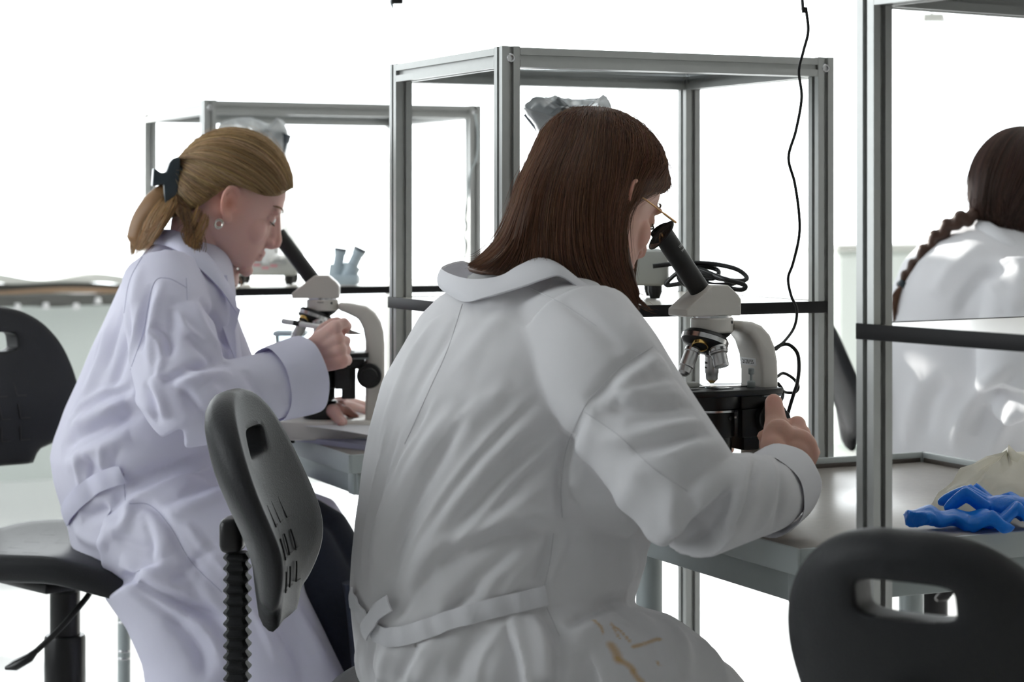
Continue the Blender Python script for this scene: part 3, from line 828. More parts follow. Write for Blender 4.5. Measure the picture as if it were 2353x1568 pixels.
    # objectives: base, direction, length
    def objective(p, d, prof, txt, ang, red=False):
        OM = axis_M(p, d, (0, 0, 1))
        ob = obj('objective', MB().lathe(prof, 32, OM), M_['steel_obj'], t, ang=25)
        for (r, z, hh) in ((prof[2][0] + 0.0004, prof[2][1] + 0.001, 0.0045),):
            obj('knurled_ring', MB().lathe([(r - 0.0004, z), (r + 0.0003, z + 0.0005), (r + 0.0003, z + hh), (r - 0.0004, z + hh + 0.0005)], 40, OM), M_['steel'], ob)
        for s, sz, z, r in txt:
            obj('lettering', text_wrap(s, sz, r, z, ang, OM), M_['ink'], ob, smooth=False, fix=False)
        if red: obj('red_band', MB().lathe([(red[1], red[0]), (red[1] + 0.0004, red[0] + 0.0003), (red[1] + 0.0004, red[0] + 0.0016), (red[1], red[0] + 0.002)], 28, OM), M_['ink_red'], ob)
        return ob
    objective((0.001, 0.002, 0.226), (0.0, 0, -1), [(0.0085, 0), (0.0095, 0.002), (0.0104, 0.004), (0.0104, 0.012), (0.0095, 0.014), (0.0098, 0.016), (0.0098, 0.036), (0.0090, 0.038), (0.0085, 0.046), (0.0045, 0.050), (0.0030, 0.0515)], [('100/1.25', 0.0042, 0.022, 0.0099), ('160/0.17', 0.0034, 0.029, 0.0099)], rad(150), red=(0.0465, 0.0062))
    objective((-0.006, -0.024, 0.2300), (0.03, -0.36, -0.93), [(0.0112, 0), (0.0122, 0.002), (0.0130, 0.004), (0.0130, 0.012), (0.0108, 0.014), (0.0108, 0.030), (0.0100, 0.0315), (0.0035, 0.0316), (0.0033, 0.0305)], [('4/0.10', 0.0046, 0.019, 0.0109), ('160/-', 0.0034, 0.0245, 0.0109)], rad(-130), red=(0.0010, 0.0114))
    objective((-0.0330, -0.008, 0.2295), (-0.47, -0.12, -0.87), [(0.0085, 0), (0.0095, 0.002), (0.0108, 0.005), (0.0108, 0.010), (0.0100, 0.012), (0.0104, 0.0145), (0.0104, 0.033), (0.0092, 0.0345), (0.0085, 0.042), (0.0055, 0.046), (0.0035, 0.047)], [('40/0.65', 0.0052, 0.0205, 0.0105), ('160/0.17', 0.0042, 0.0275, 0.0105)], rad(-95))
    # stage
    st = obj('stage', MB().prism([(-0.062, -0.062), (0.045, -0.062), (0.088, -0.048), (0.088, 0.048), (0.045, 0.062), (-0.062, 0.062), (-0.072, 0.05), (-0.072, -0.05)], 0.0085, Matrix.Translation((0, 0, 0.1645)), 0.0012), M_['black'], t, ang=30)
    obj('slide', MB().box((0.0, 0.0, 0.1698), (0.026, 0.076, 0.0012), 0.0003), M_['tub'], st)
    obj('cover_slip', MB().box((0.0, 0.0, 0.1707), (0.02, 0.02, 0.0003)), M_['specimen'], st)
    cl = obj('slide_clip', MB().box((0.030, -0.01, 0.1702), (0.062, 0.012, 0.0018), 0.0005).box((-0.035, -0.01, 0.1712), (0.05, 0.006, 0.0016), 0.0005), M_['steel'], st)
    obj('clip_pad', MB().box((-0.044, -0.012, 0.1745), (0.027, 0.018, 0.0085), 0.0035), M_['paint_grey'], st)
    for x, y in ((0.046, -0.020),):
        ks = MB().lathe([(0.0052, 0.0), (0.0058, 0.001), (0.0058, 0.0075), (0.0048, 0.009), (0.002, 0.0095), (0.002, 0.018), (0.0038, 0.0185), (0.0043, 0.0195), (0.0043, 0.026), (0.0034, 0.027)], 20, Matrix.Translation((x + 0.004, y - 0.004, 0.169)))
        obj('clip_screw', ks, M_['steel_dull'], st)
    # below the stage
    obj('stage_skirt', MB().lathe([(0.040, 0.141), (0.0415, 0.142), (0.0415, 0.160)], 40, Matrix.Translation((-0.008, -0.008, 0))), M_['black'], t)
    obj('silver_ring', MB().lathe([(0.036, 0.1355), (0.0405, 0.137), (0.0405, 0.140), (0.036, 0.1415)], 40, Matrix.Translation((-0.008, -0.008, 0))), M_['steel'], t)
    cd = obj('condenser', MB().lathe([(0.022, 0.075), (0.030, 0.08), (0.030, 0.100), (0.034, 0.102), (0.034, 0.137)], 36, Matrix.Translation((-0.006, -0.006, 0))), M_['black'], t)
    for a in (-70, -30):
        obj('centring_screw', MB().lathe([(0.0028, 0), (0.0028, 0.003), (0.0012, 0.0031)], 12, axis_M((-0.006 + 0.0335 * math.cos(rad(a)), -0.006 + 0.0335 * math.sin(rad(a)), 0.128), (math.cos(rad(a)), math.sin(rad(a)), 0))), M_['steel'], cd)
    obj('stage_bracket', MB().box((0.053, 0, 0.149), (0.055, 0.075, 0.022), 0.002).box((0.050, 0, 0.115), (0.026, 0.05, 0.07), 0.002).box((0.040, -0.034, 0.120), (0.03, 0.014, 0.04), 0.002), M_['black'], t)
    obj('stage_rail', MB().box((0.074, -0.038, 0.1585), (0.03, 0.012, 0.004), 0.0008), M_['steel_dull'], t)
    for s in (-1, 1):
        KM = axis_M((0.070 * k, s * 0.031, 0.126), (0, s, 0), (0, 0, 1))
        kb = obj('coarse_knob', MB().lathe([(0.012, 0), (0.012, 0.006), (0.0225, 0.007), (0.0238, 0.009), (0.0238, 0.021), (0.0225, 0.023), (0.0150, 0.0235)], 32, KM), M_['black'], t)
        obj('fine_knob', MB().lathe([(0.0150, 0.023), (0.0150, 0.026), (0.0158, 0.027), (0.0158, 0.040), (0.0148, 0.0415), (0.002, 0.042)], 28, KM), M_['black'], kb)
    if texts:
        # number sticker on the inner face of the arm
        SMx = axis_M((0.0632, -0.001, 0.2055), (-1, 0, 0.08), (0, 0, 1))
        SMx = Matrix.Translation(Vector((0, 0, 0))) @ SMx
        sk = obj('sticker', MB().box((0, 0, 0), (0.043, 0.0115, 0.0006), 0.0002, axis_M((0.0624, 0.004, 0.2030), (-0.985, 0, -0.17), (0, 0, 1))), M_['sticker'], t)
        obj('lettering', text_flat('2120155', 0.0088, axis_M((0.0620, 0.004, 0.2030), (-0.985, 0, -0.17), (0, 0, 1))), M_['ink'], sk, smooth=False, fix=False)
    return t
M_['steel_obj'] = mat('satin_steel', (0.6, 0.6, 0.6), 0.3, 0.9)
M_['specimen'] = mat('yellow_specimen', (0.65, 0.55, 0.2), 0.3)
M_['sticker'] = mat('silver_sticker', (0.8, 0.8, 0.8), 0.3)
DM2 = 2.96
b2 = at(1636, 1000, DM2); MS2 = Vector((b2.x, DM2, 0.75))
microscope('white monocular microscope with a number sticker, in front of the brown haired person', MS2, rad(25))
DM1 = 3.98
b1 = at(741, 1000, DM1); MS1 = Vector((b1.x, DM1, ZL))
microscope('white monocular microscope in front of the blonde person', MS1, rad(3), 1.28, False)

# ---------------------------------------------------------------- covered microscopes on the racks
def local(t, p):
    return WM[t].inverted() @ p
M_['scope_dark'] = mat('slate_blue_plastic', (0.05, 0.065, 0.085), 0.4)
M_['scope_pale'] = mat('pale_blue_grey_plastic', (0.42, 0.5, 0.55), 0.4)
def covered(label, d, zsh, px_base, px_bag, py_top, py_box, yaw, coverlab, eyes, red=False, foot=True):
    """px_base = (x0, x1) of the box base; px_bag the width of the cover; eyes = list of (px0, py0, px1, py1, r) binocular tubes"""
    x0, x1 = [(p - CX) / F * d for p in px_base]
    cx = (x0 + x1) / 2
    t = thing('binocular_microscope', label, 'microscope', (cx, d, zsh), 0.0)
    zt = EYE + (HY - py_top) / F * d - zsh
    zb = EYE + (HY - py_box) / F * d - zsh
    wdt = x1 - x0
    YM = Matrix.Rotation(yaw, 4, 'Z')
    o = obj('base', MB().box((0, 0, (0.022 + zb) / 2), (wdt, 0.16, zb - 0.022), 0.012), M_['paint_grey'], t)
    for sx in (-1, 1):
        for sy in (-1, 1):
            obj('foot', MB().lathe([(0.008, 0), (0.012, 0.012), (0.012, 0.024)], 14, Matrix.Translation((sx * (wdt / 2 - 0.022), sy * 0.05, 0))), M_['black'], o)
    bx0, bx1 = [(p - CX) / F * d - cx for p in px_bag]
    bc = (bx0 + bx1) / 2
    obj('column', MB().box((bc + 0.03, 0.03, (zb + zt) / 2 - 0.03), (0.05, 0.06, zt - zb - 0.06), 0.012), M_['white'], t)
    obj('head', MB().box((bc + 0.03, 0.0, zt - 0.06), (0.1, 0.09, 0.07), 0.015), M_['white'], t)
    for (p0x, p0y, p1x, p1y, r, dd) in eyes:
        A = local(t, at(p0x, p0y, d + dd)); B = local(t, at(p1x, p1y, d + dd))
        e = obj('eyepiece', MB().tube([A, A.lerp(B, 0.55), A.lerp(B, 0.56), B], [r * 0.92, r * 0.92, r * 1.08, r * 1.08], 20), M_['scope_dark'], t)
    if red:
        for k in range(4):
            obj('red_print', MB().box((-0.035 + k * 0.02, -0.0805, 0.045 + 0.004 * math.sin(k * 2.2)), (0.017, 0.001, 0.007), 0.0), M_['print_red'], o)
    return t, bc, zt
M_['print_red'] = mat('faded_red_print', (0.62, 0.3, 0.32), 0.6)
def cover(label, d, outline, depth, m, folds=7, seed=1, group=None):
    """hanging film: outline = silhouette polyline px from lower left over the top to lower right"""
    P = cr([at(x, y, d) for x, y in outline], 60)
    base = Vector((float(P[:, 0].mean()), d, float(P[:, 2].min())))
    rs = np.random.RandomState(seed)
    cx, cz = P[:, 0].mean(), P[:, 2].min()
    rings = []
    nd = 9
    for j in range(nd):
        q = -1 + 2 * j / (nd - 1)
        sc = math.sqrt(max(0.0, 1 - abs(q) ** 2.6)) * 0.55 + 0.45
        row = []
        for i in range(len(P)):
            wob = 0.004 * math.sin(i * 0.55 + j * 1.7) + 0.003 * rs.randn()
            row.append((cx + (P[i, 0] - cx) * (sc + wob * 2), d + q * depth / 2 + 0.006 * math.sin(i * 0.9 + j), cz + (P[i, 2] - cz) * (0.86 + 0.14 * sc + wob)))
        rings.append(row)
    mb = MB().loft(rings, cap=False, closed=False)
    # front and back sheets close the bag
    for j in (0, nd - 1):
        row = rings[j]; n = len(row); vs = []; fs = []; half = n // 2
        for i in range(half):
            a, b = Vector(row[i]), Vector(row[n - 1 - i])
            for q in range(9):
                p = a.lerp(b, q / 8); p.y += 0.006 * math.sin(q * 1.9 + i * 0.12)
                vs.append(p)
        for i in range(half - 1):
            for q in range(8):
                k = i * 9 + q; fs.append((k, k + 1, k + 10, k + 9))
        mb.add(vs, fs)
    o = obj('plastic_dust_cover', mb, m, ang=60)
    tag(o, label, 'cover', group)
    return o
D2 = 3.55
covered('grey binocular microscope under a clear dust cover on the middle rack', D2, Z2 + 0.0, (1270, 1530), (1200, 1440), 222, 572, 0.0, '', [(1335, 345, 1262, 240, 0.019, -0.03), (1300, 350, 1222, 250, 0.017, 0.04)])
cover('crumpled clear plastic dust cover over the microscope on the middle rack', D2, [(1236, 560), (1240, 330), (1208, 262), (1200, 246), (1232, 226), (1262, 224), (1276, 221), (1292, 227), (1330, 229), (1375, 227), (1389, 220), (1412, 258), (1438, 292), (1444, 420), (1452, 560)], 0.16, M_['plastic'], seed=3)
D3 = 5.05
covered('pale binocular microscope with red print on its base, on the far rack', D3, Z3, (538, 690), (500, 665), 275, 588, 0.0, '', [(640, 350, 652, 306, 0.018, -0.04)], red=True)
cover('milky plastic dust cover on the microscope of the far rack behind the blonde head', D3, [(512, 600), (512, 400), (500, 300), (530, 277), (580, 272), (620, 288), (640, 274), (655, 290), (662, 320), (656, 420), (664, 520), (690, 560), (702, 605)], 0.18, M_['milky'], seed=5)
# V shaped binocular head on the far rack
pv = at(792, 650, 5.0)
t = thing('stereo_microscope', 'pale blue binocular head with two upright tubes standing on the far rack', 'microscope', (pv.x, 5.0, Z3), 0.0)
obj('body', MB().box((0, 0.0, 0.012), (0.07, 0.08, 0.024), 0.006), M_['scope_pale'], t)
for (a, b, r) in (((772, 640), (783, 572), 0.0145), ((796, 640), (828, 572), 0.0155)):
    A = local(t, at(a[0], a[1], 5.0)); B = local(t, at(b[0], b[1], 5.0))
    tb = obj('eyepiece', MB().tube([A, A.lerp(B, 0.45), A.lerp(B, 0.46), A.lerp(B, 0.8), A.lerp(B, 0.81), B], [r * 1.35, r * 1.35, r * 0.85, r * 0.85, r, r], 20), M_['scope_pale'], t)
    obj('eyecup', MB().tube([A.lerp(B, 0.93), B + (B - A) * 0.02], [r * 1.06, r * 1.06], 20), M_['scope_dark'], tb)

# ---------------------------------------------------------------- cables
def cable(name, label, pts, r, m, n=90, cat='cable', group=None):
    o = obj(name, MB().tube(cr(pts, n), r, 10), m)
    tag(o, label, cat, group)
    return o
cable('hanging_cable', 'thin black cable hanging wavily from above in front of the middle rack', [at(1836, -900, 3.02), at(1842, -60, 3.0), at(1852, 20, 3.0), at(1857, 72, 3.0), at(1846, 118, 3.0), at(1836, 165, 3.02), at(1842, 225, 3.02), at(1829, 300, 3.02), at(1812, 362, 3.02), at(1826, 420, 3.02), at(1836, 490, 3.02), at(1836, 545, 3.02), at(1822, 606, 3.02), at(1811, 640, 3.02), at(1818, 680, 3.02), at(1831, 712, 3.02), at(1825, 752, 3.02), at(1802, 785, 3.0), at(1781, 800, 2.99)], 0.0021, M_['black'], 140)
cable('power_cable', 'looped black power cable behind the microscope of the brown haired person', [at(1782, 803, 2.99), at(1796, 793, 3.0), at(1814, 793, 3.0), at(1832, 812, 3.0), at(1836, 845, 3.0), at(1832, 880, 3.0), at(1824, 905, 3.0), at(1812, 945, 3.0), at(1802, 985, 3.0), at(1795, 1080, 3.0), at(1800, 1160, 3.0)], 0.0027, M_['black'], 80)
cable('power_cable', 'small black cable loop right beside the microscope stage', [at(1786, 866, 3.02), at(1800, 858, 3.03), at(1820, 868, 3.03), at(1832, 882, 3.03), at(1834, 893, 3.03), at(1826, 902, 3.03), at(1806, 902, 3.03), at(1790, 892, 3.0)], 0.0022, M_['black'], 60)
cable('power_cable', 'short black cable curving down behind the stage corner', [at(1786, 880, 3.03), at(1796, 893, 3.03), at(1799, 905, 3.02), at(1795, 920, 3.01), at(1784, 930, 3.0)], 0.0026, M_['black'], 40)
# coil of cable on the rack shelf: every loop a closed tour
dC = 3.42
coil = [at(1500, 612, dC), at(1560, 606, dC), at(1630, 606, dC), at(1690, 618, dC - .02), at(1716, 638, dC - .03), at(1700, 646, dC - .04), at(1650, 640, dC - .04), at(1600, 622, dC - .02), at(1575, 626, dC), at(1610, 646, dC - .03), at(1660, 660, dC - .05), at(1704, 666, dC - .06), at(1710, 655, dC - .06), at(1660, 640, dC - .05), at(1600, 618, dC), at(1560, 630, dC + .02), at(1590, 660, dC), at(1640, 672, dC - .03), at(1600, 668, dC + .02), at(1560, 640, dC + .03), at(1580, 620, dC + .02), at(1640, 634, dC), at(1690, 650, dC - .03), at(1640, 655, dC), at(1580, 650, dC + .03), at(1530, 655, dC + .05), at(1570, 618, dC + .03), at(1610, 612, dC + .01), at(1650, 622, dC), at(1640, 640, dC - .02), at(1600, 634, dC + .02), at(1572, 612, dC + .04), at(1600, 640, dC + .01), at(1630, 660, dC - .02), at(1590, 650, dC + .03), at(1560, 622, dC + .05), at(1590, 630, dC + .03), at(1625, 645, dC)]
cable('cable_coil', 'coil of thick black cable lying beside the grey base on the middle rack', coil, 0.0040, M_['black'], 220)
cable('rack_cable', 'thin grey cable taped along the right post of the far rack', [at(1092, 262, 5.02), at(1099, 310, 5.0), at(1096, 360, 5.0), at(1082, 395, 5.0), at(1074, 450, 5.0), at(1068, 500, 5.0), at(1071, 520, 5.0), at(1066, 540, 5.0), at(1070, 565, 5.0), at(1066, 600, 5.0), at(1066, 680, 5.0)], 0.0028, M_['steel_dull'], 80)

# ---------------------------------------------------------------- things on the benches
def paper(name, label, corners, z, thick, m, cat='paper', curl=0.0):
    """corners = 4 pixel corners on the bench plane at height z"""
    P = [at(x, y, dep(z, y)) for x, y in corners]
    n = 10; vs = []; fs = []
    for i in range(n + 1):
        for j in range(n + 1):
            u, v = i / n, j / n
            p = (P[0] * (1 - u) + P[1] * u) * (1 - v) + (P[3] * (1 - u) + P[2] * u) * v
            p.z = z + curl * (math.sin(u * 2.6 + v) ** 2) * (0.4 + 0.6 * v)
            vs.append(p)
    top = len(vs)
    vs += [p - Vector((0, 0, thick)) for p in vs]
    for i in range(n):
        for j in range(n):
            a = i * (n + 1) + j
            fs.append((a, a + n + 1, a + n + 2, a + 1)); fs.append((top + a, top + a + 1, top + a + n + 2, top + a + n + 1))
    for i in range(n):
        for a, b in ((i * (n + 1), (i + 1) * (n + 1)), (i * (n + 1) + n, (i + 1) * (n + 1) + n), (i, i + 1), (n * (n + 1) + i, n * (n + 1) + i + 1)):
            fs.append((a, b, b + top, a + top))
    o = obj(name, (vs, fs), m); tag(o, label, cat)
    return o
M_['paper'] = mat('white_paper', (0.82, 0.82, 0.84), 0.6, trans=0.25, tcol=(0.8, 0.8, 0.84))
M_['notebook'] = mat('lilac_notebook_cover', (0.48, 0.48, 0.6), 0.5)
paper('notebook', 'closed lilac notebook lying under the white sheet on the left bench', [(668, 1002), (870, 1028), (930, 985), (720, 965)], ZL + 0.009, 0.009, M_['notebook'], 'notebook')
paper('paper_sheet', 'white sheet of paper under the blonde person\'s left hand', [(672, 975), (845, 1000), (930, 955), (720, 940)], ZL + 0.034, 0.0008, M_['paper'], 'paper', 0.004)
paper('paper_sheet', 'second white sheet peeking out on the notebook beside the brown haired person\'s back', [(790, 1003), (880, 1014), (915, 992), (815, 983)], ZL + 0.0115, 0.0008, M_['paper'], 'paper', 0.001)
pc = at(717, 997, dep(ZL + 0.012, 1000))
o = obj('rubber_stopper', MB().lathe([(0.007, 0), (0.0075, 0.004), (0.0075, 0.020), (0.006, 0.0225)], 20, Matrix.Translation((pc.x, pc.y, ZL + 0.0095))), M_['black']); tag(o, 'small black stopper propping up the white sheet on the left bench', 'stopper')
# clear tub behind the hand
tbp = at(668, 800, 4.22)
t = thing('plastic_tub', 'small clear plastic tub with pale lid and dark contents behind the writing hand', 'container', (tbp.x, 4.22, 0.0), 0.0)
z0 = EYE + (HY - 835) / F * 4.22; z1 = EYE + (HY - 770) / F * 4.22
obj('tub', MB().loft([[(math.copysign(w_, math.cos(q)) * abs(math.cos(q)) ** 0.4, math.copysign(w_, math.sin(q)) * abs(math.sin(q)) ** 0.4, z) for q in [2 * math.pi * j / 28 for j in range(28)]] for w_, z in ((0.024, z0), (0.026, z0 + 0.003), (0.030, z1))]), M_['tub'], t)
obj('contents', MB().box((0, 0, z0 + 0.014), (0.044, 0.044, 0.024), 0.006), M_['scope_dark'], t)
obj('lid', MB().box((0, 0, z1 + 0.004), (0.066, 0.066, 0.009), 0.003), M_['scope_pale'], t)
obj('stand', MB().lathe([(0.05, ZL), (0.05, ZL + 0.01), (0.012, ZL + 0.014), (0.012, z0 - 0.004), (0.028, z0)], 24), M_['white'], t)
# cream bag and blue gloves on the right
def crumple(name, label, cat, outline, z, d_top, m, h, seed, amp, lift=0.012):
    """low crumpled heap with a ground outline (pixels on the bench plane)"""
    P = [at(x, y, dep(z, y)) for x, y in outline]
    c = sum(P, Vector()) / len(P)
    rs = np.random.RandomState(seed)
    n = 34; Q = cr(P + [P[0]], n + 1)[:-1]
    rings = []
    L_ = 8
    ph = rs.rand(6) * 6.28
    for k in range(L_ + 1):
        q = k / L_
        rr = 1 - 0.72 * q - 0.27 * q ** 6
        zz = h * (q ** 0.85 if q < 0.999 else 0.97)
        row = []
        for i in range(n):
            a = 2 * math.pi * i / n
            cr_ = (abs(math.sin(a * 2.5 + ph[0] + q * 2)) * 0.6 + abs(math.sin(a * 4.5 + ph[1] - q * 3)) * 0.4 - 0.5) * amp
            pt = c + (Vector(Q[i]) - c) * (rr * (1 + cr_ * 0.6 * (0.3 + q)))
            row.append((pt.x, pt.y, z + 0.001 + max(0.0, zz * (1 + cr_) + amp * 0.5 * h * rs.randn() * (0.5 if k else 0))))
        rings.append(row)
    o = obj(name, MB().loft(rings), m, ang=48); tag(o, label, cat)
    return o
M_['bag'] = mat('cream_plastic_bag', (0.90, 0.88, 0.82), 0.35, trans=0.55, tcol=(0.98, 0.96, 0.88), bump=(30, 0.3, 0.006))
M_['glove'] = mat('blue_nitrile', (0.006, 0.25, 0.85), 0.33, trans=0.3, tcol=(0.02, 0.4, 0.95), bump=(90, 0.5, 0.004))
crumple('plastic_bag', 'cream folded plastic bag lying on the bench at the photo edge', 'bag', [(2118, 1180), (2165, 1191), (2270, 1188), (2430, 1188), (2520, 1165), (2460, 1135), (2330, 1128), (2220, 1142)], 0.75, 0, M_['bag'], 0.072, 4, 0.20)
M_b = 0.75
def glove(label, wrist, rot, seed, s=1.0):
    """a thin limp glove: palm, five fingers and cuff, lying crumpled"""
    g = MB(); rs = np.random.RandomState(seed)
    g.ell((0, 0, 0.013), (0.05, 0.042, 0.015))
    for k, (a, l) in enumerate(((-0.034, 0.06), (-0.013, 0.075), (0.009, 0.08), (0.03, 0.068))):
        p0 = Vector((0.035, a, 0.012)); b = rs.uniform(-0.5, 0.5)
        g.tube([p0, p0 + Vector((l * 0.45, 0.01 * b, 0.014 + 0.01 * rs.rand())), p0 + Vector((l * 0.85, 0.03 * b, 0.004)), p0 + Vector((l, 0.04 * b, 0.002))], [0.011, 0.011, 0.009, 0.004], 10)
    g.tube([(-0.01, -0.03, 0.012), (0.01, -0.055, 0.02), (0.03, -0.07, 0.012), (0.04, -0.075, 0.006)], [0.013, 0.012, 0.010, 0.004], 10)
    g.tube([(-0.03, 0, 0.014), (-0.07, 0.004, 0.02), (-0.10, -0.004, 0.018)], [0.03, 0.034, 0.037], 16, flat=0.42)
    M = Matrix.Translation(wrist) @ Matrix.Rotation(rot, 4, 'Z') @ Matrix.Scale(s, 4)
    v, f = remesh(g, 0.0028, 1)
    v = v + 0.0035 * np.sin(v @ NR.randn(3, 3).T * 75)[:, [0]] * np.array([0.5, 0.5, 1.0]) + 0.003 * np.abs(np.sin(v @ NR.randn(3, 3).T * 70))[:, [0]]
    v[:, 2] = np.maximum(v[:, 2], 0.0008)
    v = np.array([tuple(M @ Vector(p)) for p in v])
    o = obj('disposable_glove', (v, f), M_['glove'], ang=0); tag(o, label, 'glove', 'blue disposable gloves')
    return o
# ---------------------------------------------------------------- lab chairs
def half_outline():
    P = [(0, .150), (.045, .149), (.095, .138), (.140, .112), (.174, .070), (.190, .015), (.186, -.035), (.165, -.080), (.130, -.112), (.098, -.124), (.088, -.130), (.084, -.146), (.070, -.152), (0, -.152)]
    return P
def bend(y, z):
    return -0.19 * z + 1.2 * y * y * (1 - 0.25 * (z / .15) ** 2) + 0.023 * math.exp(-((z + .055) / .075) ** 2)
def backrest_mb():
    h = [(y * .83, z) for y, z in half_outline()]
    full = [(y, z) for y, z in h] + [(-y, z) for y, z in h[-2:0:-1]]
    full = [(p[0], p[1], 0) for p in full]
    n = 128
    Q = cr(full + [full[0]], n * 3)[:, :2]
    hc = np.array([0, .083])
    ang = np.unwrap(np.arctan2(Q[:, 1] - hc[1], Q[:, 0] - hc[0]))
    order = np.argsort(ang); A = ang[order]; QQ = Q[order]
    mb = MB(); rings = []
    for k in range(n):
        a = A[0] + (A[-1] - A[0]) * (k + 0.5) / n
        j = np.searchsorted(A, a); j = min(max(j, 1), len(A) - 1)
        w_ = (a - A[j - 1]) / max(1e-9, A[j] - A[j - 1]); po = QQ[j - 1] * (1 - w_) + QQ[j] * w_
        c, s = math.cos(a), math.sin(a); e = 2 / 5.0
        den = (abs(c / .052) ** 5 + abs(s / .0185) ** 5) ** (1 / 5)
        pi_ = hc + np.array([c, s]) / den
        sec = []
        th = .020
        # from the hole edge over the front to the rim and back behind
        for q, dx in ((.0, 0), (.0, .6), (.012, .92), (.05, 1), (.2, 1), (.4, 1), (.6, 1), (.8, 1), (.93, .96), (.975, .75), (1.0, .35), (.995, .0), (.965, -.5), (.91, -.9), (.78, -1.3), (.6, -1.6), (.4, -1.65), (.2, -1.6), (.05, -1.5), (.012, -1.35), (.0, -1.0)):
            p = pi_ + (po - pi_) * q
            t_ = th * (1.0 - 0.25 * q)
            sec.append((bend(p[0], p[1]) + dx * t_, p[0], p[1]))
        rings.append(sec)
    m = len(rings[0]); vs = [p for r in rings for p in r]; fs = []
    for i in range(n):
        for j in range(m):
            a, b = i * m + j, i * m + (j + 1) % m
            c, d = ((i + 1) % n) * m + (j + 1) % m, ((i + 1) % n) * m + j
            fs.append((a, b, c, d))
    return mb.add(vs, fs)
def groove_mb(fn, cells, w_=0.0011):
    """U-shaped grooves as thin tubes on the foam, recess shade in their dark colour"""
    mb = MB()
    for (a, b, sa, sb) in cells:
        path = [(a - sa, b + sb), (a - sa * 0.85, b - sb), (a + sa * 0.85, b - sb), (a + sa, b + sb)]
        for p, q in ((path[0], path[1]), (path[1], path[2])):
            pts = [fn(p[0] + (q[0] - p[0]) * t, p[1] + (q[1] - p[1]) * t) for t in (0, .25, .5, .75, 1)]
            mb.tube(pts, w_, 6)
    return mb
def seat_z(x, y):
    r = 0.0
    z = -1.6 * max(0.0, x - 0.05) ** 2 * 1.2 + 0.35 * (abs(y) ** 2) * (1 if x < 0.05 else max(0, 1 - (x - .05) * 8)) + 0.5 * max(0, -x - 0.1) ** 2
    return z
def seat_mb():
    n, m = 72, 12; rings_t = []; mb = MB()
    def pt(k, q, zo):
        a = 2 * math.pi * k / n; c, s = math.cos(a), math.sin(a); e = 2 / 3.2
        x = math.copysign(abs(c) ** e, c) * 0.205 * q; y = math.copysign(abs(s) ** e, s) * (0.225 - 0.02 * c) * q
        return (x, y, seat_z(x, y) + zo)
    for q, zo in ((.02, 0), (.2, 0), (.4, 0), (.6, 0), (.8, 0), (.92, -.001), (.975, -.006), (1, -.018), (1, -.032), (.975, -.044), (.92, -.049), (.7, -.05), (.4, -.05), (.05, -.05)):
        rings_t.append([pt(k, q, zo) for k in range(n)])
    return mb.loft(rings_t)
def bellows_mb(h, w_=.0125, amp=.0042, pitch=.0140):
    rings = []; nz = int(h / pitch)
    for k in range(nz):
        for q, r in ((0, w_), (.12, w_), (.45, w_ + amp), (.6, w_ + amp), (.95, w_)):
            ring = []
            for j in range(16):
                a = 2 * math.pi * (j + .5) / 16; c, s = math.cos(a), math.sin(a); f_ = (abs(c) ** 6 + abs(s) ** 6) ** (-1 / 6)
                ring.append((r * c * f_, r * s * f_, (k + q) * h / nz))
            rings.append(ring)
    return MB().loft(rings)
PROTO = {}
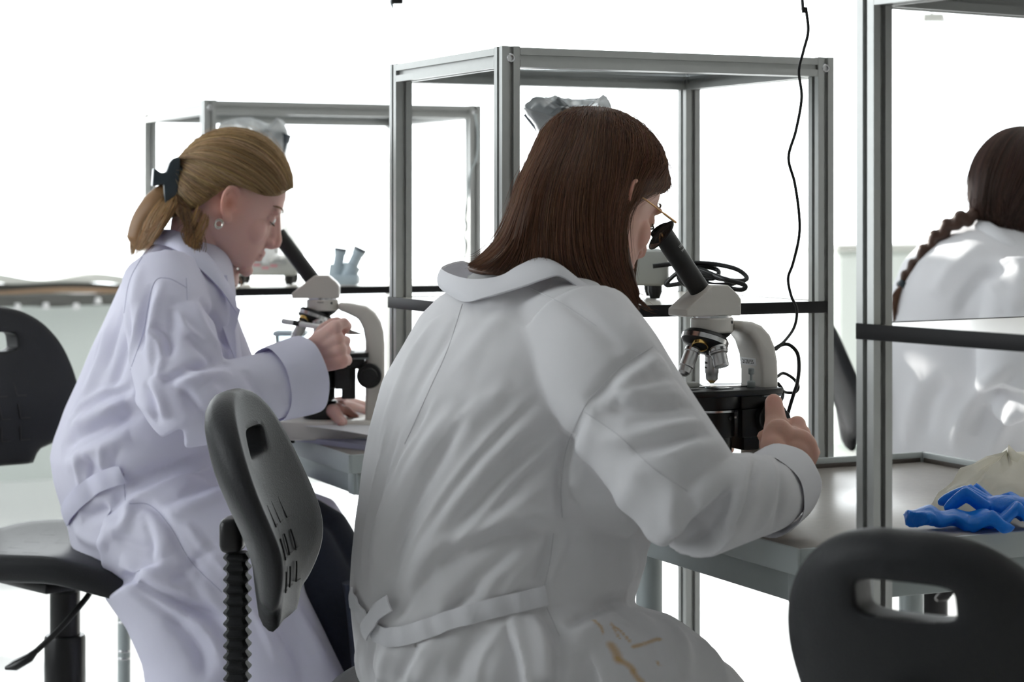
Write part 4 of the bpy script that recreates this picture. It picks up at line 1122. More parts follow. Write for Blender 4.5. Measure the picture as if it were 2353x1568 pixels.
def chair(label, x, y, yaw, z_seat, z_back, base_legs=True, back_dx=-0.215, seat_turn=0.0):
    t = thing('lab_chair', label, 'chair', (x, y, 0), yaw, 'black foam lab chairs')
    def part(name, key, fn, m, parent, loc, ang=40, pr=None):
        if key not in PROTO:
            o = obj(name, fn(), m, parent, ang=ang); PROTO[key] = o.data
        else:
            o = bpy.data.objects.new(name, PROTO[key]); COL.objects.link(o); o.parent = parent; WM[o] = WM[parent]
        o.location = loc
        return o
    b = part('backrest', 'backrest', backrest_mb, M_['rubber'], t, (back_dx, 0, z_back), 55)
    fr = lambda y_, z_: (bend(y_, z_) + 0.0178, y_, z_)
    cells = [(yy, zz, .0115, .0135) for yy in (-.040, .0, .040) for zz in (.036, -.006, -.048, -.090)]
    g = part('groove_shade_line', 'bgroove', lambda: groove_mb(fr, cells), M_['ink'], b, (0, 0, 0)); g['kind'] = 'stuff'
    part('back_bracket', 'bracket', lambda: MB().box((0, 0, 0), (.030, .045, .046), .010, seg=3), M_['black'], t, (back_dx - .024, 0, z_back - .038))
    hb = z_back - .06 - (z_seat - .085)
    o = obj('bellows', bellows_mb(hb), M_['rubber'], t, ang=20); o.location = (back_dx - .018, 0, z_seat - .085)
    s = part('seat', 'seat', seat_mb, M_['rubber'], t, (0, 0, z_seat), 60); s.rotation_euler = (0, 0, seat_turn)
    sc = [(xx, yy, .018, .024) for xx in (-.13, -.07, -.01) for yy in (-.11, -.037, .037, .11)]
    g = part('groove_shade_line', 'sgroove', lambda: groove_mb(lambda a, c: (a, c, seat_z(a, c) - 0.0009), sc), M_['ink'], s, (0, 0, 0)); g['kind'] = 'stuff'
    part('seat_plate', 'plate', lambda: MB().box((-.01, 0, 0), (.21, .2, .02), .006).box((-.15, 0, -.012), (.2, .045, .008), .002), M_['black'], t, (0, 0, z_seat - .058))
    part('lift_column', 'column', lambda: MB().lathe([(.0295, -.02), (.0295, -.075), (.0300, -.078)][::-1] + [], 28) if False else MB().lathe([(.018, -.34), (.018, -.20), (.0375, -.199), (.0375, -.105), (.0355, -.10), (.0275, -.099), (.0275, -.02), (.05, -.005), (.05, 0)], 32), M_['black'], t, (0, 0, z_seat - .066))
    lv = part('tilt_lever', 'lever', lambda: MB().tube(cr([(.045, .028, -.010), (.066, .012, -.014), (.074, -.012, -.032), (.060, -.05, -.075), (.040, -.085, -.112)], 20), .0055, 10), M_['black'], t, (0, 0, z_seat - .066))
    part('lever_paddle', 'paddle', lambda: MB().tube([(.042, -.082, -.108), (.034, -.094, -.122), (.016, -.112, -.136), (.0, -.122, -.142)], [.007, .014, .016, .006], 14, flat=.6), M_['black'], lv, (0, 0, 0))
    if base_legs:
        part('base_hub', 'hub', lambda: MB().lathe([(.03, .07), (.04, .08), (.04, .13), (.028, .14), (.024, z_seat - .40)] if z_seat > .56 else [(.03, .07), (.04, .08), (.04, .13), (.028, .14)], 24), M_['black'], t, (0, 0, 0))
        for k in range(5):
            a = rad(72 * k + 20)
            lg = part('base_leg', 'bleg', lambda: MB().loft([[(r, yy * w_, z + zz * h_) for yy, zz in ((-1, 0), (-1, 1), (1, 1), (1, 0))] for r, w_, z, h_ in ((.03, .022, .08, .045), (.2, .018, .085, .03), (.29, .014, .08, .022))]), M_['steel'], t, (0, 0, 0))
            lg.rotation_euler = (0, 0, a)
            part('caster', 'caster', lambda: MB().lathe([(.006, -.024), (.024, -.024), (.027, -.02), (.027, -.006), (.022, -.004), (.022, .004), (.027, .006), (.027, .02), (.024, .024), (.006, .024)], 24, axis_M((.285, 0, .027), (0, 1, 0))).lathe([(.006, .045), (.006, .09)], 10, Matrix.Translation((.285, 0, 0))), M_['black'], lg, (0, 0, 0))
    return t
def place(px, py, d, yaw_deg):
    p = at(px, py, d); return p
yw = rad(-5)
p = at(577, 1162, 2.72)
chair('black lab chair of the brown haired person, backrest seen edge on in the middle', p.x + .29 * math.cos(yw), p.y + .29 * math.sin(yw), yw, 0.538, p.z, back_dx=-.29)
yw = rad(-46)
p = at(-18, 886, 4.03)
chair('black lab chair under the blonde person at the photo edge', p.x + .26 * math.cos(yw), p.y + .26 * math.sin(yw), yw, 0.553, p.z, back_dx=-.26, seat_turn=rad(36))
yw = rad(57)
p = at(2112, 1560, 2.06)
chair('big dark blurred chair back in the foreground corner below the blue gloves', p.x + .215 * math.cos(yw), p.y + .215 * math.sin(yw), yw, p.z - .25, p.z)
yw = rad(-6)
p = at(1912, 872, 4.62)
chair('black chair of the braided person seen between the rack posts', p.x + .215 * math.cos(yw), p.y + .215 * math.sin(yw), yw, 0.54, p.z)
# steel tube behind the left seat
p = at(285, 1380, 4.35)
t = thing('steel_post', 'slim steel post with a black cap standing behind the seat of the blonde person', 'post', (p.x, p.y, 0))
obj('tube', MB().lathe([(.0135, .01), (.0135, p.z)], 24), M_['steel_dull'], t)
for z in (p.z - .045, p.z - .12, .25, .12): obj('ring', MB().lathe([(.0137, z - .002), (.0141, z - .001), (.0141, z + .001), (.0137, z + .002)], 24), M_['steel'], t)
obj('cap', MB().lathe([(.0175, p.z - .018), (.0175, p.z + .03), (.010, p.z + .034)], 24), M_['black'], t)
obj('foot', MB().lathe([(.05, 0), (.05, .008), (.014, .014)], 24), M_['black'], t)
# ---------------------------------------------------------------- materials for people
M_['skin'] = attr_mat('skin', 0.5, sss=0.25, bump=(300, 0.15, 0.0006), spec=0.35)
M_['hair'] = attr_mat('hair', 0.42, spec=0.4, trans=0.12)
M_['coat2'] = attr_mat('white_cotton', 0.85, bump=(700, 0.12, 0.0006), spec=0.15, trans=0.16)
M_['coat2p'] = mat('white_cotton_trim', (0.78, 0.78, 0.81), 0.85, spec=0.15, bump=(700, 0.12, 0.0006), trans=0.16)
M_['seam2'] = mat('cotton_seam', (0.66, 0.66, 0.68), 0.9, spec=0.1)
M_['coat1'] = mat('lilac_white_cotton', (0.78, 0.78, 0.9), 0.8, spec=0.18, bump=(600, 0.12, 0.0006), trans=0.2, tcol=(0.62, 0.58, 0.86))
M_['seam1'] = mat('lilac_seam', (0.5, 0.5, 0.64), 0.9, spec=0.1)
M_['coat3'] = mat('white_cotton_coat', (0.78, 0.79, 0.82), 0.85, spec=0.15, trans=0.15)
M_['jeans'] = mat('navy_denim', (0.012, 0.017, 0.034), 0.85, var=(150, 0.3), bump=(800, 0.2, 0.0006))
M_['jersey'] = mat('light_grey_jersey', (0.5, 0.5, 0.5), 0.9)
M_['clip'] = mat('slate_hair_clip', (0.022, 0.033, 0.042), 0.35)
M_['eye'] = mat('eyeball', (0.7, 0.68, 0.66), 0.15)
M_['lash'] = mat('dark_lashes', (0.03, 0.018, 0.012), 0.7)
M_['brow1'] = mat('light_brown_brow', (0.24, 0.13, 0.08), 0.8)
M_['brow2'] = mat('brown_brow', (0.06, 0.03, 0.02), 0.8)
M_['silver'] = mat('silver_ring', (0.7, 0.68, 0.64), 0.2, 1.0)
SKIN = (0.62, 0.37, 0.29)

# ================================================================ the brown-haired person in the middle
Y2 = rad(25)
ear2 = at(1442, 468, 2.785)
hy, hp = rad(40), rad(24)
HS = 0.94
O2 = ear2 + Vector((-math.sin(hy), math.cos(hy), 0)) * .073 * HS
H2 = head_M(O2, hy, hp, 0.0)
body = MB()
S2 = head_parts(body, H2, HS)
hl = lambda x, y, z: S2 @ Vector((x, y, z))
neck_b = at(1225, 690, 2.80)
body.capsule(hl(-.035, 0, -.05), neck_b, .058, .062, 24)
shR, shL = at(1400, 800, 2.62), at(1120, 720, 2.95)
body.capsule(neck_b, at(1150, 1350, 2.78), .09, .11, 24)
body.capsule(shL, shR, .055, .055, 16)
elR = at(1600, 1150, 2.535); wrR = at(1800, 1085, 2.69)
body.capsule(shR, elR, .042, .030); body.capsule(elR, wrR, .030, .024)
elL = at(1330, 1120, 3.0); wrL = at(1490, 1050, 3.06)
body.capsule(shL, elL, .042, .036); body.capsule(elL, wrL, .036, .026)
hipc = at(1130, 1520, 2.74)
LEGS = []
body.ell(hipc, (.13, .14, .09))
# thighs, shins and feet
for sgn, dn in ((-1, -.10), (1, .10)):
    h0 = hipc + VV * dn + Vector((0, 0, -.01)); kn = h0 + Vector((.185, .25, -.045)); an = kn + Vector((-.05, .0, -.40))
    an.z = .10
    LEGS.append((kn, an))
    body.capsule(h0, kn, .065, .045); body.capsule(kn, an, .045, .036)
    body.capsule(an + Vector((0, 0, -.05)), an + UV * .14 + Vector((0, 0, -.07)), .035, .03)
# right hand round the focus knob: back of the hand to the camera, thumb up against the stage
D_ = 2.79
wr = at(1808, 1078, 2.735); kn1 = at(1832, 976, 2.79); kn4 = at(1864, 1040, 2.765)
pm = MB()
def palm(mb, w, k1, k4, n_, th=.012):
    """back of a hand as a soft slab from wrist w to the knuckle line k1..k4"""
    w, k1, k4 = Vector(w), Vector(k1), Vector(k4)
    for q in (0, .33, .66, 1):
        k = k1.lerp(k4, q)
        side = (k1 - k4).normalized()
        mb.capsule(w + side * .016 * (.5 - q), k, .0165, .0125, 12)
    mb.ell(w.lerp(k1.lerp(k4, .5), .5), (.022, .022, .022))
body.capsule(wrR, wr, .026, .024)
palm(body, wr, kn1, kn4, None)
body.ell(wr.lerp(kn1.lerp(kn4, .5), .55), (.030, .017, .032))
for q, l in ((0, 1.0), (.33, 1.08), (.66, 1.0), (1, .82)):
    k = kn1.lerp(kn4, q)
    a1 = k + Vector((-.004, .036, -.004)) * l
    a2 = a1 + Vector((-.022, .012, -.010)) * l
    a3 = a2 + Vector((-.016, -.006, -.006)) * l
    finger(body, [k, a1, a2, a3], .0105, .0075)
tb0 = at(1776, 1030, 2.745)
finger(body, [wr + Vector((-.012, 0, .006)), tb0, at(1783, 968, 2.785), at(1778, 926, 2.80)], .020, .0125)
body.ell(at(1790, 1014, 2.758), (.023, .017, .030)); body.ell(at(1815, 1030, 2.765), (.026, .016, .030))
# left hand on the far side of the microscope
wl = wrL; kl = wrL + UV * .07 + Vector((0, 0, .02))
palm(body, wl, kl + Vector((0, 0, .025)), kl + Vector((0, 0, -.03)), None)
for q in range(4):
    k = kl + Vector((0, 0, .025 - .018 * q)); finger(body, [k, k + UV * .035 - VV * .008, k + UV * .05 - VV * .03, k + UV * .04 - VV * .045])
finger(body, [wl, wl + UV * .04 + Vector((0, -.02, .03)), wl + UV * .065 + Vector((0, -.03, .05))], .013, .009)
BV, BF = remesh(body, 0.0027, 2, 0.4)
P2 = obj('person', (BV, BF), M_['skin'], ang=0)
hs = [(hl(.11, 0, -.03), .018, (.66, .30, .25), .5), (hl(.098, 0, -.058), .014, (.5, .16, .15), .7), (hl(.095, 0, -.068), .012, (.52, .17, .16), .7),
      (hl(-.008, -.085, .004), .028, (.62, .22, .15), .6), (hl(.07, -.055, -.02), .03, (.66, .34, .27), .6), (kn4, .02, (.62, .30, .23), .5), (kn1, .02, (.62, .30, .23), .4), (at(1779, 926, 2.79), .015, (.66, .33, .27), .6)]
set_tint(P2, skin_cols(BV, SKIN, hs))
tag(P2, 'person with long brown hair in a white lab coat looking into the nearer microscope', 'person')
def face_bits(P, hlx, lm, bm_, S):
    for sy in (-1, 1):
        obj('eye', MB().ell((.0845, sy * .031, .0085), (.0092, .0105, .0095), M=S), M_['eye'], P, world=True)
        obj('eyelash', MB().tube(cr([hlx(.083, sy * .0435, .0045), hlx(.0915, sy * .038, .002), hlx(.0945, sy * .031, .0015), hlx(.0925, sy * .022, .004)], 14), [.0007] * 3 + [.0013] * 8 + [.0008] * 3, 6), lm, P, world=True)
        obj('eyebrow', MB().tube(cr([hlx(.076, sy * .050, .034), hlx(.0905, sy * .040, .0365), hlx(.0985, sy * .026, .034), hlx(.1005, sy * .014, .0305)], 14), [.0006] * 2 + [.0013] * 9 + [.0008] * 3, 8, flat=1.4), bm_, P, world=True)
face_bits(P2, hl, M_['lash'], M_['brow2'], S2)
# spectacles
gl = obj('spectacles', MB().tube(cr([hl(-.012, -.079, .012), hl(.02, -.0765, .018), hl(.07, -.068, .0185), hl(.108, -.0625, .018)], 20), [.0011] * 14 + [.0018] * 6, 8).tube(cr([hl(-.012, .079, .012), hl(.02, .0765, .018), hl(.07, .068, .0185), hl(.108, .0625, .018)], 20), [.0011] * 14 + [.0018] * 6, 8).tube(cr([hl(.112, -.010, .012), hl(.118, -.005, .016), hl(.118, .005, .016), hl(.112, .010, .012)], 10), .0011, 8), M_['gold'], P2, world=True)
for sy in (-1, 1):
    cc = hl(.1115, sy * .037, -.001)
    LM = axis_M(cc, (S2 @ Vector((1, sy * .36, -.30)) - S2 @ Vector((0, 0, 0))), (0, 0, 1))
    ring = [(.0255 * math.cos(q), .0235 * math.sin(q), 0) for q in [2 * math.pi * k / 40 for k in range(41)]]
    obj('lens_rim', MB().tube([LM @ Vector(p) for p in ring], .0014, 8, cap=False), M_['black'], gl, world=True)
    obj('lens', MB().loft([[LM @ Vector((.0253 * r * math.cos(q), .0233 * r * math.sin(q), z)) for q in [2 * math.pi * k / 40 for k in range(40)]] for r, z in ((1, -.0006), (1, .0006), (.6, .0016), (.2, .002))]), M_['lens'], gl, world=True)

# ---- lab coat
c2 = MB()
T2 = [(640, 1105, 1300, 2.815, .075), (665, 1040, 1375, 2.81, .11), (690, 1005, 1405, 2.805, .15), (730, 966, 1428, 2.79, .185), (790, 932, 1450, 2.78, .20), (880, 880, 1475, 2.775, .205), (990, 851, 1500, 2.775, .205), (1100, 832, 1490, 2.77, .20),
      (1200, 819, 1486, 2.765, .195), (1290, 811, 1480, 2.76, .19), (1350, 808, 1458, 2.755, .19), (1400, 808, 1440, 2.75, .195), (1450, 811, 1440, 2.75, .205), (1520, 818, 1450, 2.745, .215), (1600, 832, 1480, 2.745, .22), (1700, 850, 1500, 2.745, .215)]
c2.loft([yring(a, b, y, d, w_, Y2) for y, a, b, d, w_ in T2])
# near sleeve
def sl(mb, pts, rr, n=28):
    P = [at(*p) for p in pts]
    Q = cr(P, 26); r_ = np.interp(np.linspace(0, 1, 26), np.linspace(0, 1, len(rr)), rr)
    mb.tube(Q, list(r_), n)
    return Q
sl(c2, [(1326, 772, 2.66), (1390, 862, 2.60), (1476, 990, 2.56), (1560, 1105, 2.525), (1612, 1165, 2.52)], [.082, .082, .077, .073, .068])
sl(c2, [(1600, 1155, 2.515), (1655, 1150, 2.545), (1715, 1142, 2.585), (1760, 1134, 2.63), (1788, 1118, 2.67)], [.068, .060, .053, .049, .045])
c2.capsule(at(1310, 810, 2.68), at(1380, 1080, 2.66), .09, .085, 24)
c2.capsule(at(1280, 742, 2.73), at(1385, 772, 2.68), .060, .054, 24)
c2.capsule(at(1170, 708, 2.715), at(1335, 714, 2.705), .043, .043, 20)
# far sleeve
sl(c2, [(1110, 720, 2.93), (1200, 880, 2.99), (1330, 1080, 3.03)], [.075, .07, .065])
sl(c2, [(1320, 1070, 3.03), (1400, 1065, 3.045), (1470, 1055, 3.06)], [.062, .055, .048])
# lap and skirt
c2.tube([at(1180, 1570, 2.64), at(1300, 1545, 2.65), at(1410, 1535, 2.69), at(1500, 1530, 2.76), at(1558, 1545, 2.83), at(1570, 1620, 2.85)], [.13, .112, .086, .071, .058, .055], 28)
c2.tube([at(1200, 1540, 2.88), at(1400, 1550, 2.95), at(1540, 1580, 3.02), at(1630, 1615, 3.06), at(1690, 1665, 3.07)], [.12, .095, .078, .062, .05], 28)
c2.tube([at(1300, 1640, 2.62), at(1440, 1600, 2.66), at(1560, 1620, 2.72), at(1640, 1660, 2.75)], [.12, .11, .09, .06], 28)
G2 = Surf(c2, 0.0036, 6)
FOLDS2 = [
    ([(1120, 900), (1040, 985), (975, 1080), (925, 1180), (892, 1280)], 6, 4), ([(1230, 900), (1120, 1010), (1030, 1120), (950, 1250), (900, 1370)], 6, 4), ([(1240, 915), (1132, 1022), (1042, 1132), (962, 1262)], 6, -4),
    ([(1290, 1000), (1190, 1090), (1100, 1190), (1030, 1290)], 6, 4), ([(1298, 1020), (1200, 1110), (1110, 1210)], 6, -4), ([(1280, 1100), (1190, 1160), (1110, 1225), (1040, 1300)], 6, 4),
    ([(1015, 900), (955, 1010), (905, 1130), (868, 1240)], 6, 3), ([(905, 960), (870, 1080), (845, 1200), (830, 1320)], 6, 4), ([(920, 980), (884, 1090), (858, 1220)], 6, -4), ([(1260, 1240), (1190, 1320), (1150, 1370)], 6, 4),
    ([(1000, 1300), (940, 1380), (905, 1430)], 6, -4), ([(1130, 1330), (1060, 1390), (1010, 1425)], 6, -4), ([(1560, 885), (1490, 895), (1430, 910)], 6, 4), ([(1600, 955), (1520, 960), (1440, 970)], 6, -4), ([(1610, 1010), (1530, 1045), (1450, 1060)], 6, 4),
    ([(830, 1460), (822, 1520), (835, 1580)], 6, 4), ([(1000, 1460), (950, 1530), (935, 1580)], 6, 4), ([(1160, 1430), (1110, 1510), (1095, 1580)], 6, 4), ([(1750, 1050), (1742, 1110), (1722, 1170)], 6, 4)]
FOLDS2 += [
    ([(1060, 930), (1010, 990), (955, 1075), (905, 1170), (872, 1270), (850, 1370)], 13, 9), ([(1075, 960), (1020, 1030), (968, 1115), (925, 1215), (890, 1330)], 12, -9),
    ([(1270, 930), (1160, 1030), (1065, 1140), (985, 1250), (925, 1370)], 14, 8), ([(1285, 965), (1185, 1060), (1092, 1165), (1012, 1285), (965, 1380)], 13, -8),
    ([(1170, 880), (1090, 960), (1020, 1060)], 12, 5), ([(960, 1000), (915, 1090), (880, 1190), (852, 1300)], 11, 6), ([(985, 930), (935, 1020), (895, 1120)], 10, -5),
    ([(1288, 1165), (1195, 1188), (1100, 1222), (1020, 1268), (975, 1330)], 16, 11), ([(1275, 1215), (1170, 1228), (1075, 1262), (1010, 1302)], 11, -13),
    ([(1235, 1215), (1140, 1300), (1060, 1375), (1025, 1412)], 9, -9), ([(1215, 1250), (1150, 1310), (1090, 1365)], 11, 7), ([(1282, 1215), (1255, 1290), (1228, 1345)], 9, -11), ([(1300, 1230), (1276, 1300), (1250, 1345)], 10, 6),
    ([(1340, 1215), (1300, 1290), (1275, 1360)], 12, -5), ([(1110, 1180), (1010, 1260), (940, 1350)], 10, 4),
    ([(1000, 730), (945, 830), (905, 930), (872, 1040)], 15, 7), ([(1060, 720), (1010, 800), (965, 880), (930, 960)], 12, -5), ([(1180, 700), (1100, 790), (1040, 870)], 16, 4),
    ([(1505, 800), (1430, 845), (1385, 895), (1345, 930)], 10, -8), ([(1525, 830), (1460, 860), (1410, 905)], 13, 6),
    ([(1590, 930), (1520, 935), (1440, 940), (1365, 955)], 10, -8), ([(1575, 905), (1500, 915), (1420, 925)], 10, 6), ([(1620, 965), (1540, 985), (1450, 1005), (1370, 1010)], 11, 7), ([(1625, 990), (1540, 1015), (1450, 1035)], 10, -7),
    ([(1660, 1010), (1580, 1045), (1500, 1075), (1420, 1085)], 12, 5), ([(1700, 1035), (1640, 1075), (1570, 1110)], 10, -5),
    ([(1350, 945), (1305, 1030), (1290, 1110), (1295, 1195)], 8, -8), ([(1375, 960), (1330, 1050), (1318, 1150)], 16, 5),
    ([(1722, 1040), (1705, 1100), (1692, 1170), (1662, 1235)], 10, 9), ([(1742, 1048), (1726, 1115), (1708, 1185), (1690, 1225)], 9, -10), ([(1770, 1045), (1775, 1110), (1760, 1180), (1735, 1225)], 9, 7), ([(1788, 1050), (1800, 1110), (1795, 1170), (1780, 1220)], 8, -7),
    ([(1605, 1060), (1575, 1140), (1600, 1210), (1650, 1235)], 12, -6), ([(1580, 1120), (1545, 1180), (1560, 1240)], 14, 6), ([(1660, 1165), (1610, 1215), (1560, 1255)], 10, -7), ([(1480, 1090), (1440, 1140), (1410, 1195)], 16, 5), ([(1400, 1205), (1470, 1225), (1540, 1250), (1600, 1255)], 14, 5),
    ([(858, 1465), (846, 1520), (860, 1580)], 10, -7), ([(900, 1480), (880, 1530), (880, 1580)], 12, 7), ([(960, 1480), (925, 1540), (905, 1580)], 10, -7), ([(1010, 1470), (975, 1530), (960, 1580)], 14, 6), ([(1110, 1440), (1065, 1510), (1045, 1580)], 12, -6), ([(1180, 1420), (1150, 1500), (1140, 1580)], 16, 6),
    ([(1240, 1400), (1275, 1460), (1285, 1520), (1280, 1580)], 9, -13), ([(1225, 1410), (1250, 1470), (1258, 1530), (1255, 1580)], 15, 8), ([(1300, 1445), (1345, 1415), (1395, 1390), (1440, 1372)], 9, -10), ([(1310, 1475), (1360, 1440), (1420, 1412)], 16, 7), ([(1480, 1410), (1540, 1440), (1572, 1490), (1575, 1560)], 14, 7), ([(1440, 1430), (1500, 1470), (1520, 1540)], 14, -5), ([(1330, 1500), (1350, 1540), (1350, 1580)], 14, -6),
    ([(1420, 1215), (1440, 1280), (1452, 1340)], 18, 5), ([(1330, 1220), (1345, 1290), (1340, 1370)], 20, 4),
    ([(1290, 690), (1370, 750), (1430, 815)], 10, -4), ([(1440, 720), (1480, 790), (1530, 870)], 16, 4),
]
G2.ripple(.0014, 34, 5)
G2.press(FOLDS2, 1.1)
G2.v = smooth(G2.v, G2.f, 1, .4); G2.tree()
tuck(P2, G2, [(O2, .165), (hl(-.03, 0, -.05), .07), (at(1822, 1005, 2.79), .105), (kl, .13)], .45)
legwear(P2, LEGS, M_['jeans'], M_['black'])
coat = obj('lab_coat', (G2.v, G2.f), M_['coat2'], P2, ang=0)
cc = np.tile(np.array((.78, .78, .80)), (len(G2.v), 1))
STAIN = [([(1365, 1426), (1380, 1440), (1385, 1452)], 5), ([(1405, 1436), (1425, 1450), (1440, 1466), (1446, 1474)], 4), ([(1410, 1444), (1424, 1468)], 3), ([(1455, 1487), (1480, 1480), (1508, 1470), (1516, 1470)], 5),
         ([(1405, 1484), (1415, 1500), (1420, 1515)], 12), ([(1420, 1515), (1445, 1530), (1455, 1540)], 8), ([(1455, 1545), (1466, 1560), (1476, 1570)], 8), ([(1510, 1522), (1516, 1530)], 3)]
for pts, wpx in STAIN:
    d = G2.near(pts, 3.0); s_ = wpx * 2.7 / F
    g = np.clip(1.35 - d / s_, 0, 1)[:, None] * .75
    cc = cc * (1 - g) + np.array((.62, .40, .16)) * g
set_tint(coat, cc)
for nm, pts in (('seam', [(1062, 700), (1030, 800), (985, 900), (930, 1020)]), ('seam', [(1215, 660), (1290, 698), (1370, 750)]), ('seam', [(1500, 798), (1430, 842), (1380, 892), (1345, 932), (1305, 1020), (1290, 1110), (1292, 1190)]),
                ('seam', [(1272, 1225), (1264, 1290), (1252, 1345)]), ('seam', [(1256, 1396), (1276, 1440), (1286, 1462)]), ('seam', [(1340, 945), (1420, 1000), (1500, 1075), (1580, 1130)])):
    G2.seam(nm, pts, M_['seam2'], coat, .0007, .0002)
# collar
def band(name, top, bot, m, parent, th=.003, n=60, bulge=.006, mid=None):
    A = cr([at(*p) for p in top], n); B = cr([at(*p) for p in bot], n)
    cen = (A.mean(0) + B.mean(0)) / 2
    rows = []
    for q in np.linspace(0, 1, 7):
        c = A * (1 - q) + B * q
        o_ = c - cen; o_[:, 2] = 0; o_ /= np.maximum(np.linalg.norm(o_, axis=1, keepdims=True), 1e-9)
        rows.append(c + o_ * bulge * 4 * q * (1 - q))
    S = np.stack(rows, 1)
    V, Fc = sheet_solid(S, th)
    return obj(name, (V, Fc), m, parent, world=True, ang=50)
top2 = [(1440, 692, 2.72), (1352, 655, 2.69), (1285, 606, 2.69), (1239, 592, 2.70), (1191, 610, 2.70), (1153, 632, 2.705), (1105, 641, 2.72), (1057, 637, 2.76), (1014, 616, 2.86), (1055, 600, 2.93), (1082, 606, 2.96), (1180, 640, 2.98), (1300, 690, 2.93)]
bot2 = [(1452, 716, 2.70), (1350, 672, 2.665), (1290, 634, 2.66), (1250, 640, 2.655), (1207, 655, 2.655), (1165, 668, 2.66), (1110, 684, 2.675), (1062, 693, 2.72), (1009, 660, 2.86), (1040, 650, 2.95), (1082, 660, 2.99), (1180, 700, 3.0), (1300, 740, 2.95)]
col = band('collar', top2, bot2, M_['coat2p'], coat)
in2t = [(1330, 640, 2.72), (1230, 604, 2.74), (1150, 622, 2.745), (1110, 618, 2.76), (1085, 630, 2.79), (1075, 640, 2.85), (1090, 632, 2.92), (1200, 650, 2.95)]
in2b = [(1330, 700, 2.72), (1230, 670, 2.735), (1150, 680, 2.735), (1110, 676, 2.75), (1075, 690, 2.79), (1062, 690, 2.85), (1090, 690, 2.93), (1200, 700, 2.95)]
obj('shirt', MB(), M_['jersey']) if False else band('shirt', in2t, in2b, M_['jersey'], P2, .002, bulge=.003)
# half belt on the back
G2.ribbon('belt', [(1252, 1368), (1200, 1382), (1130, 1398), (1060, 1420), (1000, 1440), (950, 1456), (900, 1464), (868, 1452), (848, 1430), (826, 1396), (812, 1366)], .024, M_['coat2p'], coat, lift=.004)
G2.ribbon('belt_end', [(856, 1452), (870, 1425), (888, 1400), (912, 1384)], .021, M_['coat2p'], coat, lift=.012)
# cuff
def cuff(name, p0, p1, r0, r1, m, parent, th=.003, n=40, flare=0.0, wob=.0008, tiltv=None):
    a, b = Vector(p0), Vector(p1); t = (b - a).normalized(); x = t.orthogonal().normalized(); y = t.cross(x)
    sec = []
    for q, dr in ((0, 0), (.15, .001), (.5, .001), (.85, .001), (1, 0), (1.0, -th), (.5, -th), (.1, -th)):
        r = r0 + (r1 - r0) * q + dr
        sec.append([a.lerp(b, q) + (x * math.cos(2 * math.pi * k / n) + y * math.sin(2 * math.pi * k / n)) * (r + wob * math.sin(k * 1.1 + q * 3)) for k in range(n)])
    sec.append(sec[0])
    return obj(name, MB().loft(sec, cap=False), m, parent, world=True, ang=50)
cuff('cuff', at(1757, 1142, 2.625), at(1801, 1108, 2.69), .0530, .0505, M_['coat2p'], coat)
cuff('cuff', at(1450, 1058, 3.055), at(1482, 1052, 3.062), .0495, .0475, M_['coat2p'], coat)

# ---- hair
d = lambda *p: at(*p)
GH = [
    [(1400, 266, 2.865), (1480, 318, 2.89), (1528, 385, 2.905), (1534, 432, 2.885), (1490, 448, 2.835), (1446, 452, 2.785), (1425, 490, 2.76), (1420, 560, 2.755)],
    [(1392, 262, 2.855), (1462, 312, 2.85), (1505, 385, 2.84), (1490, 436, 2.805), (1445, 470, 2.77), (1432, 540, 2.755), (1442, 620, 2.765), (1468, 700, 2.775)],
    [(1384, 260, 2.85), (1432, 312, 2.805), (1445, 395, 2.775), (1425, 470, 2.752), (1415, 545, 2.745), (1420, 615, 2.75), (1440, 670, 2.76), (1452, 706, 2.765)],
    [(1378, 259, 2.85), (1395, 315, 2.775), (1385, 410, 2.735), (1375, 500, 2.725), (1380, 580, 2.725), (1398, 640, 2.735), (1418, 680, 2.745), (1436, 700, 2.75)],
    [(1372, 258, 2.85), (1352, 315, 2.765), (1325, 410, 2.715), (1312, 500, 2.70), (1316, 580, 2.70), (1330, 630, 2.71), (1352, 665, 2.72), (1380, 690, 2.73)],
    [(1366, 258, 2.85), (1312, 315, 2.775), (1268, 410, 2.715), (1250, 500, 2.70), (1246, 570, 2.70), (1246, 615, 2.705), (1250, 640, 2.71), (1260, 660, 2.715)],
    [(1360, 258, 2.855), (1285, 312, 2.795), (1232, 405, 2.74), (1205, 490, 2.725), (1188, 555, 2.72), (1165, 595, 2.72), (1145, 615, 2.72), (1125, 630, 2.725)],
    [(1355, 259, 2.86), (1268, 310, 2.825), (1210, 400, 2.785), (1183, 485, 2.77), (1158, 545, 2.765), (1128, 583, 2.765), (1105, 603, 2.765), (1080, 618, 2.765)],
    [(1354, 260, 2.875), (1263, 312, 2.86), (1202, 402, 2.845), (1176, 488, 2.835), (1150, 548, 2.825), (1120, 586, 2.82), (1100, 605, 2.82), (1080, 614, 2.82)],
    [(1358, 260, 2.885), (1285, 318, 2.915), (1235, 410, 2.925), (1210, 500, 2.925), (1190, 560, 2.915), (1165, 600, 2.905), (1150, 620, 2.90), (1130, 640, 2.90)],
    [(1372, 260, 2.89), (1345, 320, 2.955), (1330, 410, 2.975), (1320, 500, 2.975), (1320, 580, 2.96), (1320, 640, 2.95), (1320, 660, 2.95), (1320, 690, 2.94)],
    [(1386, 262, 2.885), (1420, 320, 2.965), (1440, 400, 2.995), (1440, 480, 3.0), (1430, 560, 2.995), (1420, 640, 2.985), (1420, 670, 2.98), (1420, 700, 2.98)],
    [(1400, 266, 2.88), (1475, 322, 2.935), (1510, 390, 2.965), (1505, 440, 2.985), (1480, 480, 3.0), (1465, 540, 3.0), (1460, 600, 3.0), (1460, 660, 2.99)],
]
